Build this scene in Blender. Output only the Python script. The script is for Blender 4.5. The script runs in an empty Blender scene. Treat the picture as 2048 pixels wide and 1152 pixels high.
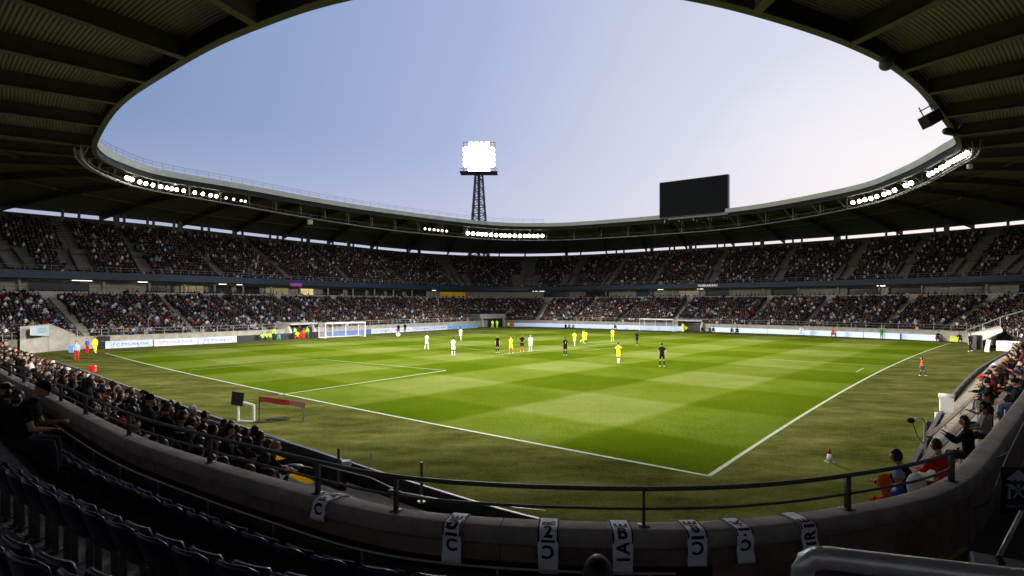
import bpy, bmesh, math, random
import numpy as np
from mathutils import Vector, Matrix
C = bpy.context.scene.collection
R = math.radians
rnd = random.Random(7)

# ------------------------------------------------------------------ camera, sky, exposure
F, CX, HY, EYE = 1153.0, 1024.0, 607.0, 5.5
cam_d = bpy.data.cameras.new('camera'); cam = bpy.data.objects.new('camera', cam_d); C.objects.link(cam)
cam_d.sensor_width = 36; cam_d.lens = F/2048*36; cam_d.shift_y = 31/2048
cam_d.clip_start = 0.1; cam_d.clip_end = 3000
cam.location = (0, 0, EYE); cam.rotation_euler = (R(90), 0, 0)
sc = bpy.context.scene; sc.camera = cam
sc.view_settings.view_transform = 'Standard'; sc.view_settings.look = 'None'
sc.view_settings.exposure = 0.0; sc.view_settings.gamma = 1.0

w = bpy.data.worlds.new('World'); sc.world = w; w.use_nodes = True
nt = w.node_tree; nt.nodes.clear()
def N(nt, t, **k):
    n = nt.nodes.new(t)
    for a, b in k.items():
        if a in n.inputs: n.inputs[a].default_value = b
        else: setattr(n, a, b)
    return n
def L(nt, a, b): nt.links.new(a, b)
def ramp(nt, stops, interp='LINEAR'):
    n = nt.nodes.new('ShaderNodeValToRGB'); cr = n.color_ramp; cr.interpolation = interp
    while len(cr.elements) > 1: cr.elements.remove(cr.elements[-1])
    cr.elements[0].position = stops[0][0]; cr.elements[0].color = (*stops[0][1], 1)
    for p, c in stops[1:]:
        e = cr.elements.new(p); e.color = (*c, 1)
    return n
def s2l(h):
    h = h.lstrip('#'); v = [int(h[i:i+2], 16)/255 for i in (0, 2, 4)]
    return tuple(x/12.92 if x <= .04045 else ((x+.055)/1.055)**2.4 for x in v)
# dusk dome: a low sun has just gone down to the right of the view (azimuth 34 deg right, elevation about 4 deg)
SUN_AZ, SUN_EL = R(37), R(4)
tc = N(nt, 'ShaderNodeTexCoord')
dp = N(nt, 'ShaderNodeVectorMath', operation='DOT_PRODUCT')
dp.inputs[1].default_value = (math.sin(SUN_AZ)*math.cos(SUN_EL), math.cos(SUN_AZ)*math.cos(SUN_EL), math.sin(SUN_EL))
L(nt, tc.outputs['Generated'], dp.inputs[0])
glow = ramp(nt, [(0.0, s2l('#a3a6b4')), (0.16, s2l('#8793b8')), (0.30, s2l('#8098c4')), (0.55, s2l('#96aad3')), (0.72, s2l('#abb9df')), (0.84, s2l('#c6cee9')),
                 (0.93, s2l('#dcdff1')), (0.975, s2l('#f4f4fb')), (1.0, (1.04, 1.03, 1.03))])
sx = N(nt, 'ShaderNodeSeparateXYZ'); L(nt, tc.outputs['Generated'], sx.inputs[0])
cln = N(nt, 'ShaderNodeTexNoise'); cln.inputs['Scale'].default_value = 2.2; cln.inputs['Detail'].default_value = 5
cmp_ = N(nt, 'ShaderNodeMapping'); cmp_.inputs['Scale'].default_value = (1, 1, 4); L(nt, tc.outputs['Generated'], cmp_.inputs['Vector']); L(nt, cmp_.outputs[0], cln.inputs['Vector'])
cmr = N(nt, 'ShaderNodeMapRange'); cmr.inputs['From Min'].default_value = .25; cmr.inputs['From Max'].default_value = .75; cmr.inputs['To Min'].default_value = -.008; cmr.inputs['To Max'].default_value = .008; L(nt, cln.outputs['Fac'], cmr.inputs['Value'])
cad = N(nt, 'ShaderNodeMath', operation='ADD'); L(nt, dp.outputs['Value'], cad.inputs[0]); L(nt, cmr.outputs[0], cad.inputs[1])
hz = N(nt, 'ShaderNodeMapRange', interpolation_type='SMOOTHSTEP'); hz.inputs['From Min'].default_value = 0.30; hz.inputs['From Max'].default_value = 0.04
hz.inputs['To Min'].default_value = 0.0; hz.inputs['To Max'].default_value = 0.5
L(nt, sx.outputs['Z'], hz.inputs['Value'])
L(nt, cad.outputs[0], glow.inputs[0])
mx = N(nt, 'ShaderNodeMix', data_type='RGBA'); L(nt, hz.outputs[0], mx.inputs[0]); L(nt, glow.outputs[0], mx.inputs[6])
mx.inputs[7].default_value = (*s2l('#e8e2ef'), 1)
sky = N(nt, 'ShaderNodeTexSky', sky_type='NISHITA'); sky.sun_disc = False; sky.sun_elevation = R(1.5); sky.sun_rotation = SUN_AZ
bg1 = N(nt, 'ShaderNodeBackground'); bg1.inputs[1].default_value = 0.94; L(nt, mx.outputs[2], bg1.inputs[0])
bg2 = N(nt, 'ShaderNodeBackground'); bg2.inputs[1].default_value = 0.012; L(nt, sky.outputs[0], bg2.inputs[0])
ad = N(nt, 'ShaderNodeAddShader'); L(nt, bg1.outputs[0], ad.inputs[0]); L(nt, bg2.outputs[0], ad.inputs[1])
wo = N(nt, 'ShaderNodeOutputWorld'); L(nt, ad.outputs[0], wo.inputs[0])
sc.cycles.max_bounces = 5; sc.cycles.diffuse_bounces = 3; sc.cycles.glossy_bounces = 2
sc.cycles.sample_clamp_indirect = 3.0

# ------------------------------------------------------------------ helpers
def G(u, v, z=0.0):
    Y = (EYE-z)*F/(v-HY); return np.array(((u-CX)/F*Y, Y))
def P(u, v, Y): return Vector(((u-CX)/F*Y, Y, EYE-(v-HY)/F*Y))

MATS = {}
def mat(name, col, rough=0.7, metal=0.0, noise=0.0, nscale=8.0, bump=0.0, bscale=40.0, spec=0.3, col2=None, emis=None, estr=0.0, obj_space=True):
    if name in MATS: return MATS[name]
    m = bpy.data.materials.new(name); m.use_nodes = True; t = m.node_tree
    b = t.nodes['Principled BSDF']; b.inputs['Base Color'].default_value = (*col, 1)
    b.inputs['Roughness'].default_value = rough; b.inputs['Metallic'].default_value = metal
    b.inputs['Specular IOR Level'].default_value = spec
    if noise or bump: tcn = N(t, 'ShaderNodeTexCoord'); co = tcn.outputs['Object']
    if noise:
        n = N(t, 'ShaderNodeTexNoise'); n.inputs['Scale'].default_value = nscale; n.inputs['Detail'].default_value = 6; n.inputs['Roughness'].default_value = .65
        L(t, co, n.inputs['Vector'])
        c2 = col2 or tuple(c*(1-noise) for c in col)
        r = ramp(t, [(.3, c2), (.7, tuple(min(1, c*(1+noise*.4)) for c in col))]); L(t, n.outputs['Fac'], r.inputs[0]); L(t, r.outputs[0], b.inputs['Base Color'])
        rr = N(t, 'ShaderNodeMapRange'); rr.inputs['To Min'].default_value = max(.05, rough-.15); rr.inputs['To Max'].default_value = min(1, rough+.1)
        L(t, n.outputs['Fac'], rr.inputs['Value']); L(t, rr.outputs[0], b.inputs['Roughness'])
    if bump:
        n2 = N(t, 'ShaderNodeTexNoise'); n2.inputs['Scale'].default_value = bscale; n2.inputs['Detail'].default_value = 4
        L(t, co, n2.inputs['Vector']); bp = N(t, 'ShaderNodeBump'); bp.inputs['Strength'].default_value = bump; bp.inputs['Distance'].default_value = .02
        L(t, n2.outputs['Fac'], bp.inputs['Height']); L(t, bp.outputs[0], b.inputs['Normal'])
    if emis:
        b.inputs['Emission Color'].default_value = (*emis, 1); b.inputs['Emission Strength'].default_value = estr
        m.cycles.emission_sampling = 'NONE' if estr > 3 else 'AUTO'
    MATS[name] = m; return m

def link(name, me, m=None, parent=None, smooth=False, **props):
    o = bpy.data.objects.new(name, me); C.objects.link(o)
    if m is not None:
        for x in (m if isinstance(m, (list, tuple)) else [m]): me.materials.append(x)
    if parent: o.parent = parent
    if smooth and me: me.polygons.foreach_set('use_smooth', [True]*len(me.polygons))
    for k, v in props.items(): o[k] = v
    return o
def empty(name, loc=(0, 0, 0), rz=0.0, **props):
    o = bpy.data.objects.new(name, None); C.objects.link(o); o.location = loc; o.rotation_euler = (0, 0, rz)
    o.empty_display_size = .2
    for k, v in props.items(): o[k] = v
    return o

class MB:
    def __init__(s): s.v = []; s.f = []; s.mi = []; s.cur = 0
    def add(s, vs, fs):
        b = len(s.v); s.v += [tuple(x) for x in vs]; s.f += [tuple(b+i for i in f) for f in fs]; s.mi += [s.cur]*len(fs)
    def box(s, c, d, M=None):
        x, y, z = d[0]/2, d[1]/2, d[2]/2
        vs = [Vector((a*x, b*y, e*z)) for a in (-1, 1) for b in (-1, 1) for e in (-1, 1)]
        if M is not None: vs = [M @ v for v in vs]
        vs = [v+Vector(c) for v in vs]
        s.add(vs, [(0, 1, 3, 2), (4, 6, 7, 5), (0, 4, 5, 1), (2, 3, 7, 6), (0, 2, 6, 4), (1, 5, 7, 3)])
    def bar(s, a, b, w, h=None):     # rectangular bar between two points
        a = Vector(a); b = Vector(b); h = h or w; d = (b-a); l = d.length
        if l < 1e-5: return
        d.normalize(); up = Vector((0, 0, 1)) if abs(d.z) < .95 else Vector((0, 1, 0))
        x = d.cross(up).normalized(); z = x.cross(d).normalized()
        vs = [p+x*i*w/2+z*j*h/2 for p in (a, b) for i, j in ((-1, -1), (1, -1), (1, 1), (-1, 1))]
        s.add(vs, [(0, 3, 2, 1), (4, 5, 6, 7), (0, 1, 5, 4), (1, 2, 6, 5), (2, 3, 7, 6), (3, 0, 4, 7)])
    def tube(s, pts, r, n=8, closed=False, caps=True):
        pts = [Vector(p) for p in pts]; m = len(pts); rs = r if isinstance(r, (list, tuple)) else [r]*m; rings = []
        for i, p in enumerate(pts):
            if closed: d = pts[(i+1) % m]-pts[i-1]
            else: d = pts[min(i+1, m-1)]-pts[max(i-1, 0)]
            d.normalize(); up = Vector((0, 0, 1)) if abs(d.z) < .9 else Vector((0, 1, 0))
            x = d.cross(up).normalized(); z = x.cross(d).normalized()
            rings.append([p+(x*math.cos(2*math.pi*k/n)+z*math.sin(2*math.pi*k/n))*rs[i] for k in range(n)])
        vs = [v for rg in rings for v in rg]; fs = []
        for i in range(m if closed else m-1):
            j = (i+1) % m
            for k in range(n): fs.append((i*n+k, i*n+(k+1) % n, j*n+(k+1) % n, j*n+k))
        if not closed and caps: fs.append(tuple(range(n))[::-1]); fs.append(tuple((m-1)*n+k for k in range(n)))
        s.add(vs, fs)
    def cyl(s, c, r, h, n=16, r2=None):
        r2 = r if r2 is None else r2; c = Vector(c)
        vs = [c+Vector((math.cos(2*math.pi*k/n)*q, math.sin(2*math.pi*k/n)*q, z)) for q, z in ((r, 0), (r2, h)) for k in range(n)]
        fs = [(k, (k+1) % n, n+(k+1) % n, n+k) for k in range(n)]+[tuple(range(n))[::-1], tuple(range(n, 2*n))]
        s.add(vs, fs)
    def sph(s, c, r, nu=12, nv=8, M=None, fn=None):
        c = Vector(c); r = r if isinstance(r, (tuple, list)) else (r, r, r); vs = [];
        for j in range(1, nv):
            for i in range(nu):
                a = 2*math.pi*i/nu; b = math.pi*j/nv
                vs.append(Vector((math.cos(a)*math.sin(b)*r[0], math.sin(a)*math.sin(b)*r[1], math.cos(b)*r[2])))
        vs += [Vector((0, 0, r[2])), Vector((0, 0, -r[2]))]; t = len(vs)-2
        if fn: vs = [fn(v) for v in vs]
        if M is not None: vs = [M @ v for v in vs]
        vs = [v+c for v in vs]; fs = []
        for j in range(nv-2):
            for i in range(nu): fs.append((j*nu+i, (j+1)*nu+i, (j+1)*nu+(i+1) % nu, j*nu+(i+1) % nu))
        for i in range(nu): fs.append((t, i, (i+1) % nu)); fs.append((t+1, (nv-2)*nu+(i+1) % nu, (nv-2)*nu+i))
        s.add(vs, fs)
    def strip(s, rows, closed=True):   # rows: list of equally long point lists -> quads between them
        n = len(rows[0]); vs = [p for r in rows for p in r]; fs = []
        for j in range(len(rows)-1):
            for i in range(n if closed else n-1):
                k = (i+1) % n; fs.append((j*n+i, j*n+k, (j+1)*n+k, (j+1)*n+i))
        s.add(vs, fs)
    def mesh(s, name='m'):
        me = bpy.data.meshes.new(name); me.from_pydata([tuple(v) for v in s.v], [], s.f); me.update()
        if any(s.mi): me.polygons.foreach_set('material_index', s.mi)
        return me
    def build(s, name, m, parent=None, smooth=False, **props): return link(name, s.mesh(name), m, parent, smooth, **props)
def tidy(o, bevel=0.0):
    bm = bmesh.new(); bm.from_mesh(o.data); bmesh.ops.recalc_face_normals(bm, faces=bm.faces)
    bm.to_mesh(o.data); bm.free(); return o
def bevel(o, wd=.01, seg=2):
    bm = bmesh.new(); bm.from_mesh(o.data)
    bmesh.ops.bevel(bm, geom=bm.edges, offset=wd, segments=seg, affect='EDGES', profile=.5); bm.to_mesh(o.data); bm.free(); return o
def text_mesh(s, size=1.0, ext=0.0):
    cu = bpy.data.curves.new('t', 'FONT'); cu.body = s; cu.size = size; cu.extrude = ext; cu.align_x = 'CENTER'; cu.align_y = 'CENTER'; cu.resolution_u = 3
    ob = bpy.data.objects.new('t', cu); C.objects.link(ob); dg = bpy.context.evaluated_depsgraph_get()
    me = bpy.data.meshes.new_from_object(ob.evaluated_get(dg)); bpy.data.objects.remove(ob); bpy.data.curves.remove(cu); return me

# ------------------------------------------------------------------ rings (closed or open plan curves)
class Ring:
    def __init__(s, pts, closed=True, sig=3.0, step=0.75, flip=None, nsig=5.0):
        p = np.array(pts, float); n = len(p); out = []
        for i in range(n if closed else n-1):
            if closed: a, b, c, d = p[i-1], p[i], p[(i+1) % n], p[(i+2) % n]
            else: a, b, c, d = p[max(i-1, 0)], p[i], p[i+1], p[min(i+2, n-1)]
            for t in np.linspace(0, 1, 40, endpoint=False):
                out.append(.5*((2*b)+(c-a)*t+(2*a-5*b+4*c-d)*t*t+(3*b-a-3*c+d)*t**3))
        if not closed: out.append(p[-1])
        q = np.array(out)
        def resample(q):
            qq = np.vstack([q, q[:1]]) if closed else q
            l = np.r_[0, np.cumsum(np.linalg.norm(np.diff(qq, axis=0), axis=1))]
            m = max(8, int(l[-1]/step)); t = np.linspace(0, l[-1], m, endpoint=not closed)
            return np.c_[np.interp(t, l, qq[:, 0]), np.interp(t, l, qq[:, 1])], l[-1]
        def gauss(a, sig):
            k = int(3*sig/step)+1; ker = np.exp(-.5*(np.arange(-k, k+1)*step/sig)**2); ker /= ker.sum()
            if closed: e = np.vstack([a[-k:], a, a[:k]])
            else: e = np.vstack([2*a[0]-a[k:0:-1], a, 2*a[-1]-a[-2:-k-2:-1]])
            return np.c_[np.convolve(e[:, 0], ker, 'valid'), np.convolve(e[:, 1], ker, 'valid')]
        q, _ = resample(q); q = gauss(q, sig); q, s.len = resample(q)
        s.p = q; s.closed = closed; s.n = len(q)
        d = (np.roll(q, -1, 0)-np.roll(q, 1, 0)) if closed else np.gradient(q, axis=0)
        d /= np.linalg.norm(d, axis=1)[:, None]; nn = np.c_[d[:, 1], -d[:, 0]]
        ctr = np.array((5, 68.))
        if np.mean(np.sum(nn*(q-ctr), 1)) < 0: nn = -nn
        nn = gauss(nn, nsig); nn /= np.linalg.norm(nn, axis=1)[:, None]; s.nr = nn; s.step = s.len/(s.n if closed else s.n-1)
    def near(s, pt): return int(np.argmin(np.linalg.norm(s.p-np.array(pt)[:2], axis=1)))
    def at(s, i, off=0.0):          # fractional index
        if s.closed: i = i % s.n; a = int(i) % s.n; b = (a+1) % s.n
        else: i = min(max(i, 0), s.n-1.0001); a = int(i); b = a+1
        t = i-int(i); p = s.p[a]*(1-t)+s.p[b]*t; n = s.nr[a]*(1-t)+s.nr[b]*t
        return p+n*off, n/np.linalg.norm(n)
    def row(s, off, z, idx=None):
        idx = range(s.n) if idx is None else idx
        o = []
        for i in idx: q = s.p[i % s.n]+s.nr[i % s.n]*off; o.append((q[0], q[1], z))
        return o
FRONT = Ring([(1.6, 11.2), (-3.8, 15.6), (-15.2, 26), (-31.5, 41.2), (-44, 52), (-51.8, 60), (-53.3, 66), (-48.8, 70.8), (-40.0, 80.6), (-33.6, 90), (-25.7, 104),
              (-14, 121), (-6.2, 133), (1, 138), (10, 133.5), (25, 121.5), (37.5, 112.8), (50.3, 101), (57, 92.), (62.6, 84.2), (62.4, 76), (58.3, 68), (51.2, 58.7),
              (41, 48.4), (31.2, 38.6), (21.4, 28.0), (14.5, 20), (10.5, 15.3), (7.5, 12.0), (4.6, 10.6)], sig=1.6, nsig=5.0)
# index grows from the near corner over the left side to the far corner and back on the right
PAR = Ring([(-57, 57.5), (-46, 46.5), (-35.6, 36.9), (-19.4, 21.8), (-12.7, 15.8), (-7.2, 10.85), (-4.68, 8.93), (-2.73, 7.62), (-1.15, 6.70), (.93, 6.36), (2.5, 6.42), (3.92, 6.85), (5.52, 7.62),
            (7.55, 9.44), (14.4, 16.2), (24, 26), (37, 40), (48, 51), (58, 62)], closed=False, sig=.45, step=.25, nsig=.9)
iVL = FRONT.near((-52.4, 60.5)); iVR = FRONT.near((58.3, 68))
FAR = list(range(iVL, iVR+1))
NEAR = [i % FRONT.n for i in range(iVR, iVL+FRONT.n+1)]

# ------------------------------------------------------------------ materials
conc = mat('concrete', (.26, .245, .21), .85, noise=.35, nscale=1.3, bump=.25, bscale=9)
conc_d = mat('concrete terrace', (.15, .145, .13), .9, noise=.4, nscale=2.0, bump=.2, bscale=20)
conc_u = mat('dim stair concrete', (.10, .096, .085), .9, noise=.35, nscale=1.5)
conc_l = mat('pale concrete', (.40, .385, .34), .85, noise=.22, nscale=1.0, bump=.15, bscale=12)
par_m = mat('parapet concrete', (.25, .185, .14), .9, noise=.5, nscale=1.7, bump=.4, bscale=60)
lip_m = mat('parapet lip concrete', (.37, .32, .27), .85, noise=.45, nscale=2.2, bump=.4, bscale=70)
steel_d = mat('dark painted steel', (.09, .092, .082), .5, metal=.3, noise=.2, nscale=10)
steel_g = mat('grey galvanised steel', (.34, .34, .33), .45, metal=.6, noise=.2, nscale=12)
steel_w = mat('white painted steel', (.75, .75, .74), .4, noise=.1, nscale=6)
roof_beam = mat('olive roof steel', (.080, .068, .062), .6, noise=.25, nscale=1.5)
roof_dark = mat('dark gutter steel', (.022, .023, .019), .7, noise=.3, nscale=1.5)
black_m = mat('matt black', (.012, .012, .014), .55, noise=.3, nscale=8)
white_m = mat('white cloth', (.72, .72, .74), .85, noise=.12, nscale=15, bump=.2, bscale=60)
fascia_w = mat('pale roof edge cladding', (.74, .73, .67), .55, noise=.18, nscale=.6)
blue_f = mat('blue balcony cladding', (.020, .045, .10), .5, noise=.6, nscale=.35, col2=(.03, .03, .038))
barr_m = mat('dark blue barrier panel', (.016, .02, .032), .5, noise=.3, nscale=2)
barr_g = mat('grey barrier panel', (.16, .165, .17), .5, noise=.3, nscale=2)
yel_m = mat('yellow step paint', (.85, .42, .0), .9, noise=.15, nscale=8, spec=0)
red_m = mat('red plastic', (.55, .02, .018), .45, noise=.15, nscale=6)
seat_m = mat('navy seat plastic', (.010, .014, .04), .34, noise=.2, nscale=12, spec=.6)
glass_d = mat('dark box glazing', (.02, .022, .025), .15, spec=.6)

# grass of the pitch: mown in crossing bands, measured along the two touchlines
CC = G(1418, 952); LL = G(210, 706); RR = G(1902, 686)
av = (LL-CC)/np.linalg.norm(LL-CC); bv = (RR-CC)/np.linalg.norm(RR-CC)
def grass_mat(name, mown):
    m = bpy.data.materials.new(name); m.use_nodes = True; t = m.node_tree; b = t.nodes['Principled BSDF']
    b.inputs['Roughness'].default_value = 1; b.inputs['Specular IOR Level'].default_value = 0
    co = N(t, 'ShaderNodeTexCoord').outputs['Object']
    def noise(sc_, det=5, vec=None, rough=.6):
        n = N(t, 'ShaderNodeTexNoise'); n.inputs['Scale'].default_value = sc_; n.inputs['Detail'].default_value = det; n.inputs['Roughness'].default_value = rough
        L(t, vec or co, n.inputs['Vector']); return n.outputs['Fac']
    def math_(op, a, b_=None, c=None):
        n = N(t, 'ShaderNodeMath', operation=op)
        for k, x in enumerate((a, b_, c)):
            if x is None: continue
            if isinstance(x, (int, float)): n.inputs[k].default_value = x
            else: L(t, x, n.inputs[k])
        return n.outputs[0]
    big = noise(.16, 4); fine = noise(9, 8, rough=.8); mid = noise(1.1, 6, rough=.7)
    if mown:
        def band(axis, wid, ph):
            d = N(t, 'ShaderNodeVectorMath', operation='DOT_PRODUCT'); d.inputs[1].default_value = (axis[0], axis[1], 0); L(t, co, d.inputs[0])
            x = math_('ADD', d.outputs['Value'], ph); x = math_('ADD', x, math_('MULTIPLY', math_('SUBTRACT', mid, .5), .35))
            sn = math_('SINE', math_('MULTIPLY', x, math.pi/wid))
            n = N(t, 'ShaderNodeMapRange', interpolation_type='SMOOTHSTEP'); n.inputs['From Min'].default_value = -.20; n.inputs['From Max'].default_value = .20
            L(t, sn, n.inputs['Value']); return n.outputs[0]
        ba = band(av, 6.65, -float(CC@av)-6.1); bb = band(bv, 7.5, -float(CC@bv)-4.3)
        f = math_('ADD', math_('ADD', math_('MULTIPLY', ba, .37), .09), math_('MULTIPLY', bb, .28))
        f = math_('ADD', f, math_('MULTIPLY', math_('SUBTRACT', big, .5), .9))
        f = math_('ADD', f, math_('MULTIPLY', math_('SUBTRACT', fine, .5), 1.9))
        f = math_('ADD', f, math_('MULTIPLY', math_('SUBTRACT', mid, .5), .30))
        r = ramp(t, [(0., (.066, .104, .003)), (.35, (.102, .144, .009)), (.65, (.152, .190, .030)), (1., (.212, .248, .070))])
    else:
        mp = N(t, 'ShaderNodeMapping'); mp.inputs['Rotation'].default_value = (0, 0, -math.atan2(bv[1], bv[0])); mp.inputs['Scale'].default_value = (.55, 1.25, 1)
        L(t, co, mp.inputs['Vector']); st = noise(.45, 6, mp.outputs[0], .65)
        mp2 = N(t, 'ShaderNodeMapping'); mp2.inputs['Rotation'].default_value = (0, 0, -math.atan2(av[1], av[0])); mp2.inputs['Scale'].default_value = (.5, 1.2, 1)
        L(t, co, mp2.inputs['Vector']); st2 = noise(.6, 6, mp2.outputs[0], .65)
        f = math_('ADD', .5, math_('MULTIPLY', math_('SUBTRACT', st, .5), 1.5))
        f = math_('ADD', f, math_('MULTIPLY', math_('SUBTRACT', st2, .5), 1.1))
        f = math_('ADD', f, math_('MULTIPLY', math_('SUBTRACT', fine, .5), 1.9))
        f = math_('ADD', f, math_('MULTIPLY', math_('SUBTRACT', big, .5), .9))
        f = math_('ADD', f, math_('MULTIPLY', math_('SUBTRACT', mid, .5), .8))
        r = ramp(t, [(0., (.038, .042, .010)), (.35, (.076, .084, .017)), (.65, (.118, .124, .030)), (1., (.18, .176, .055))])
    L(t, f, r.inputs[0]); L(t, r.outputs[0], b.inputs['Base Color'])
    bp = N(t, 'ShaderNodeBump'); bp.inputs['Strength'].default_value = .5; bp.inputs['Distance'].default_value = .04
    L(t, noise(14, 5), bp.inputs['Height']); L(t, bp.outputs[0], b.inputs['Normal'])
    return m

# ------------------------------------------------------------------ ground, pitch, markings
mb = MB(); mb.add([(-900, -900, -.06), (900, -900, -.06), (900, 900, -.06), (-900, 900, -.06)], [(0, 1, 2, 3)])
mb.build('ground', mat('asphalt', (.05, .05, .05), .9, noise=.3, nscale=.2), kind='structure')
mb = MB(); rr = FRONT.row(.4, 0.0); mb.v = [tuple(p) for p in rr]; mb.f = [tuple(range(len(rr)))]; mb.mi = [0]
mb.build('apron_grass', grass_mat('worn apron grass', False), kind='structure')
FF = LL+RR-CC
# pitch boundary: the two near lines carry the slight bow the photograph shows
def bow(a, b, k, n=24):
    a = np.array(a); b = np.array(b); d = b-a; nrm = np.array((-d[1], d[0]))/np.linalg.norm(d)
    return [a+d*t+nrm*k*4*t*(1-t) for t in np.linspace(0, 1, n)]
lineCL = bow(CC, LL, 1.0); lineCR = bow(CC, RR, 1.2)
poly = lineCL + [LL+(FF-LL)*t for t in np.linspace(0, 1, 12)[1:]] + [FF+(RR-FF)*t for t in np.linspace(0, 1, 12)[1:-1]] + lineCR[::-1][:-1]
mb = MB(); mb.v = [(p[0], p[1], .004) for p in poly]; mb.f = [tuple(range(len(poly)))]; mb.mi = [0]
mb.build('pitch', grass_mat('mown pitch grass', True), kind='structure')
mline = mat('pitch line paint', (.50, .56, .36), .9, noise=.35, nscale=7)
def marking(pts, wd, name='pitch_marking'):
    pts = [np.array(p, float) for p in pts]; Lr, Rr = [], []
    for i, p in enumerate(pts):
        d = pts[min(i+1, len(pts)-1)]-pts[max(i-1, 0)]; d /= np.linalg.norm(d); n = np.array((-d[1], d[0]))*wd/2
        Lr.append((*(p+n), .008)); Rr.append((*(p-n), .008))
    m_ = MB(); m_.strip([Rr, Lr], closed=False); return m_
mk = MB()
def addm(pts, wd=.13):
    q = marking(pts, wd); mk.add(q.v, q.f)
def pc(a, b): return CC+av*a+bv*b
addm(lineCL, .15); addm([p for p in lineCR], .15)
addm([G(558, 790)+(-.0, 0), G(892, 741)], .13); addm([G(645, 719), G(892, 741)], .10)
addm([G(645, 719), pc(np.dot(G(645, 719)-CC, av), 0)], .07)
addm([LL, FF], .12); addm([FF, RR], .12)
addm([G(980, 711), G(1105, 698), G(1240, 686)], .12); addm([G(1165, 702), G(1245, 694)], .10)
addm([G(1545, 719), G(1790, 733)], .10); addm([G(1712, 744), G(1728, 736)], .08)
addm([G(600, 690), G(850, 686), G(960, 700), G(1060, 703)], .06)
mk.build('pitch_markings', mline, kind='structure')

# ------------------------------------------------------------------ far lower tier
AISLE_U = [(190, 668), (400, 671), (545, 664), (665, 655), (765, 650), (858, 645), (1070, 640), (1140, 640), (1232, 640), (1345, 643), (1497, 650), (1612, 655), (1762, 662), (1880, 668)]
def ring_hit(u, off=1.0):          # index of the far ring point seen at pixel column u
    best, bi = 1e9, 0
    for i in FAR:
        q = FRONT.p[i]+FRONT.nr[i]*off
        if q[1] < 20: continue
        uu = CX+q[0]/q[1]*F
        if abs(uu-u) < best: best, bi = abs(uu-u), i
    return bi
aisles = [ring_hit(u) for u, v in AISLE_U]
LOW_T, LOW_R, LOW0, LOWZ, NLOW = .83, .33, 1.3, 1.0, 16
UP_T, UP_R, UP0, UPZ, NUP = .83, .49, 15.7, 9.25, 18
def terrace(idx, n, o0, z0, tr, rs):
    m_ = MB(); rows = []
    for k in range(n):
        rows.append(FRONT.row(o0+k*tr, z0+k*rs, idx)); rows.append(FRONT.row(o0+(k+1)*tr, z0+k*rs, idx))
    m_.strip(rows, closed=False); return m_
stand = empty('grandstand', (0, 90, 0), label='curved concrete lower tier around the far side of the pitch, packed with spectators', category='grandstand')
INV = Matrix.Translation((0, -90, 0))
def part(mb_, name, m, par=stand, smooth=False, **k):
    o = mb_.build(name, m, par, smooth, **k); o.matrix_parent_inverse = par.matrix_basis.inverted() if False else Matrix.Translation(-Vector(par.location)); return o
part(terrace(FAR, NLOW, LOW0, LOWZ, LOW_T, LOW_R), 'terrace', conc_d)
# front wall and ledge wall
m_ = MB(); m_.strip([FRONT.row(1.0, 0, FAR), FRONT.row(1.0, 1.55, FAR), FRONT.row(1.28, 1.55, FAR), FRONT.row(1.28, .9, FAR)], closed=False); part(m_, 'front_wall', conc)
zt = LOWZ+NLOW*LOW_R; ot = LOW0+NLOW*LOW_T
m_ = MB(); m_.strip([FRONT.row(ot, zt-1.2, FAR), FRONT.row(ot, 7.15, FAR), FRONT.row(ot+.25, 7.15, FAR), FRONT.row(ot+.25, 6.3, FAR)], closed=False); part(m_, 'ledge_wall', conc_l)
def rail_ring(idx, off, z0, z1, name, par, m=steel_g, every=3, r=.035, mids=1):
    m_ = MB(); top = FRONT.row(off, z1, idx); m_.tube(top, r, 5)
    for q in range(mids): m_.tube(FRONT.row(off, z0+(z1-z0)*(q+1)/(mids+1), idx), r*.7, 4)
    for i in range(0, len(idx), every):
        p = FRONT.row(off, z0, [idx[i]])[0]; m_.tube([p, (p[0], p[1], z1)], r, 5)
    return part(m_, name, m, par)
rail_ring(FAR, 1.14, 1.55, 2.35, 'front_railing', stand, steel_g)
conc_a = mat('aisle concrete', (.25, .235, .20), .9, noise=.35, nscale=1.5)
# stairs in the aisles
for i in aisles:
    m_ = MB()
    for k in range(NLOW*2):
        o = LOW0+k*LOW_T/2; z = LOWZ+(k+1)*LOW_R/2+.02
        if k % 2: z += 0
        p, n = FRONT.at(i, o); tdir = np.array((-n[1], n[0]))
        a = np.array([p-tdir*.6, p+tdir*.6]); b = a+n*LOW_T/2
        m_.box((*(p+n*LOW_T/4), z-.17), (1.05, LOW_T/2-.004, .34), Matrix.Rotation(math.atan2(tdir[1], tdir[0]), 3, 'Z'))
    part(m_, 'aisle_stairs', conc_a)

# ------------------------------------------------------------------ hospitality level between the tiers
box_lv = empty('hospitality_level', (0, 150, 6.4), label='dim row of glazed hospitality boxes and columns under the blue balcony', category='hospitality boxes')
m_ = MB(); m_.strip([FRONT.row(ot+.25, 6.35, FAR), FRONT.row(19.2, 6.35, FAR)], closed=False); part(m_, 'floor', conc_d, box_lv)
m_ = MB(); m_.strip([FRONT.row(19.2, 6.35, FAR), FRONT.row(19.2, 9.0, FAR)], closed=False); part(m_, 'back_wall', mat('hospitality wall', (.42, .40, .36), .8, noise=.3, nscale=.15), box_lv)
rail_ring(FAR, ot+.15, 7.15, 7.75, 'ledge_railing', box_lv, steel_d, 4, .025, 0)
bays = []
step_i = 8
lit = mat('warm lit window', (.5, .4, .2), .6, emis=(1, .72, .33), estr=.7)
orange_l = mat('orange lit bar front', (.6, .15, .03), .5, emis=(1, .22, .03), estr=.75)
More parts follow.
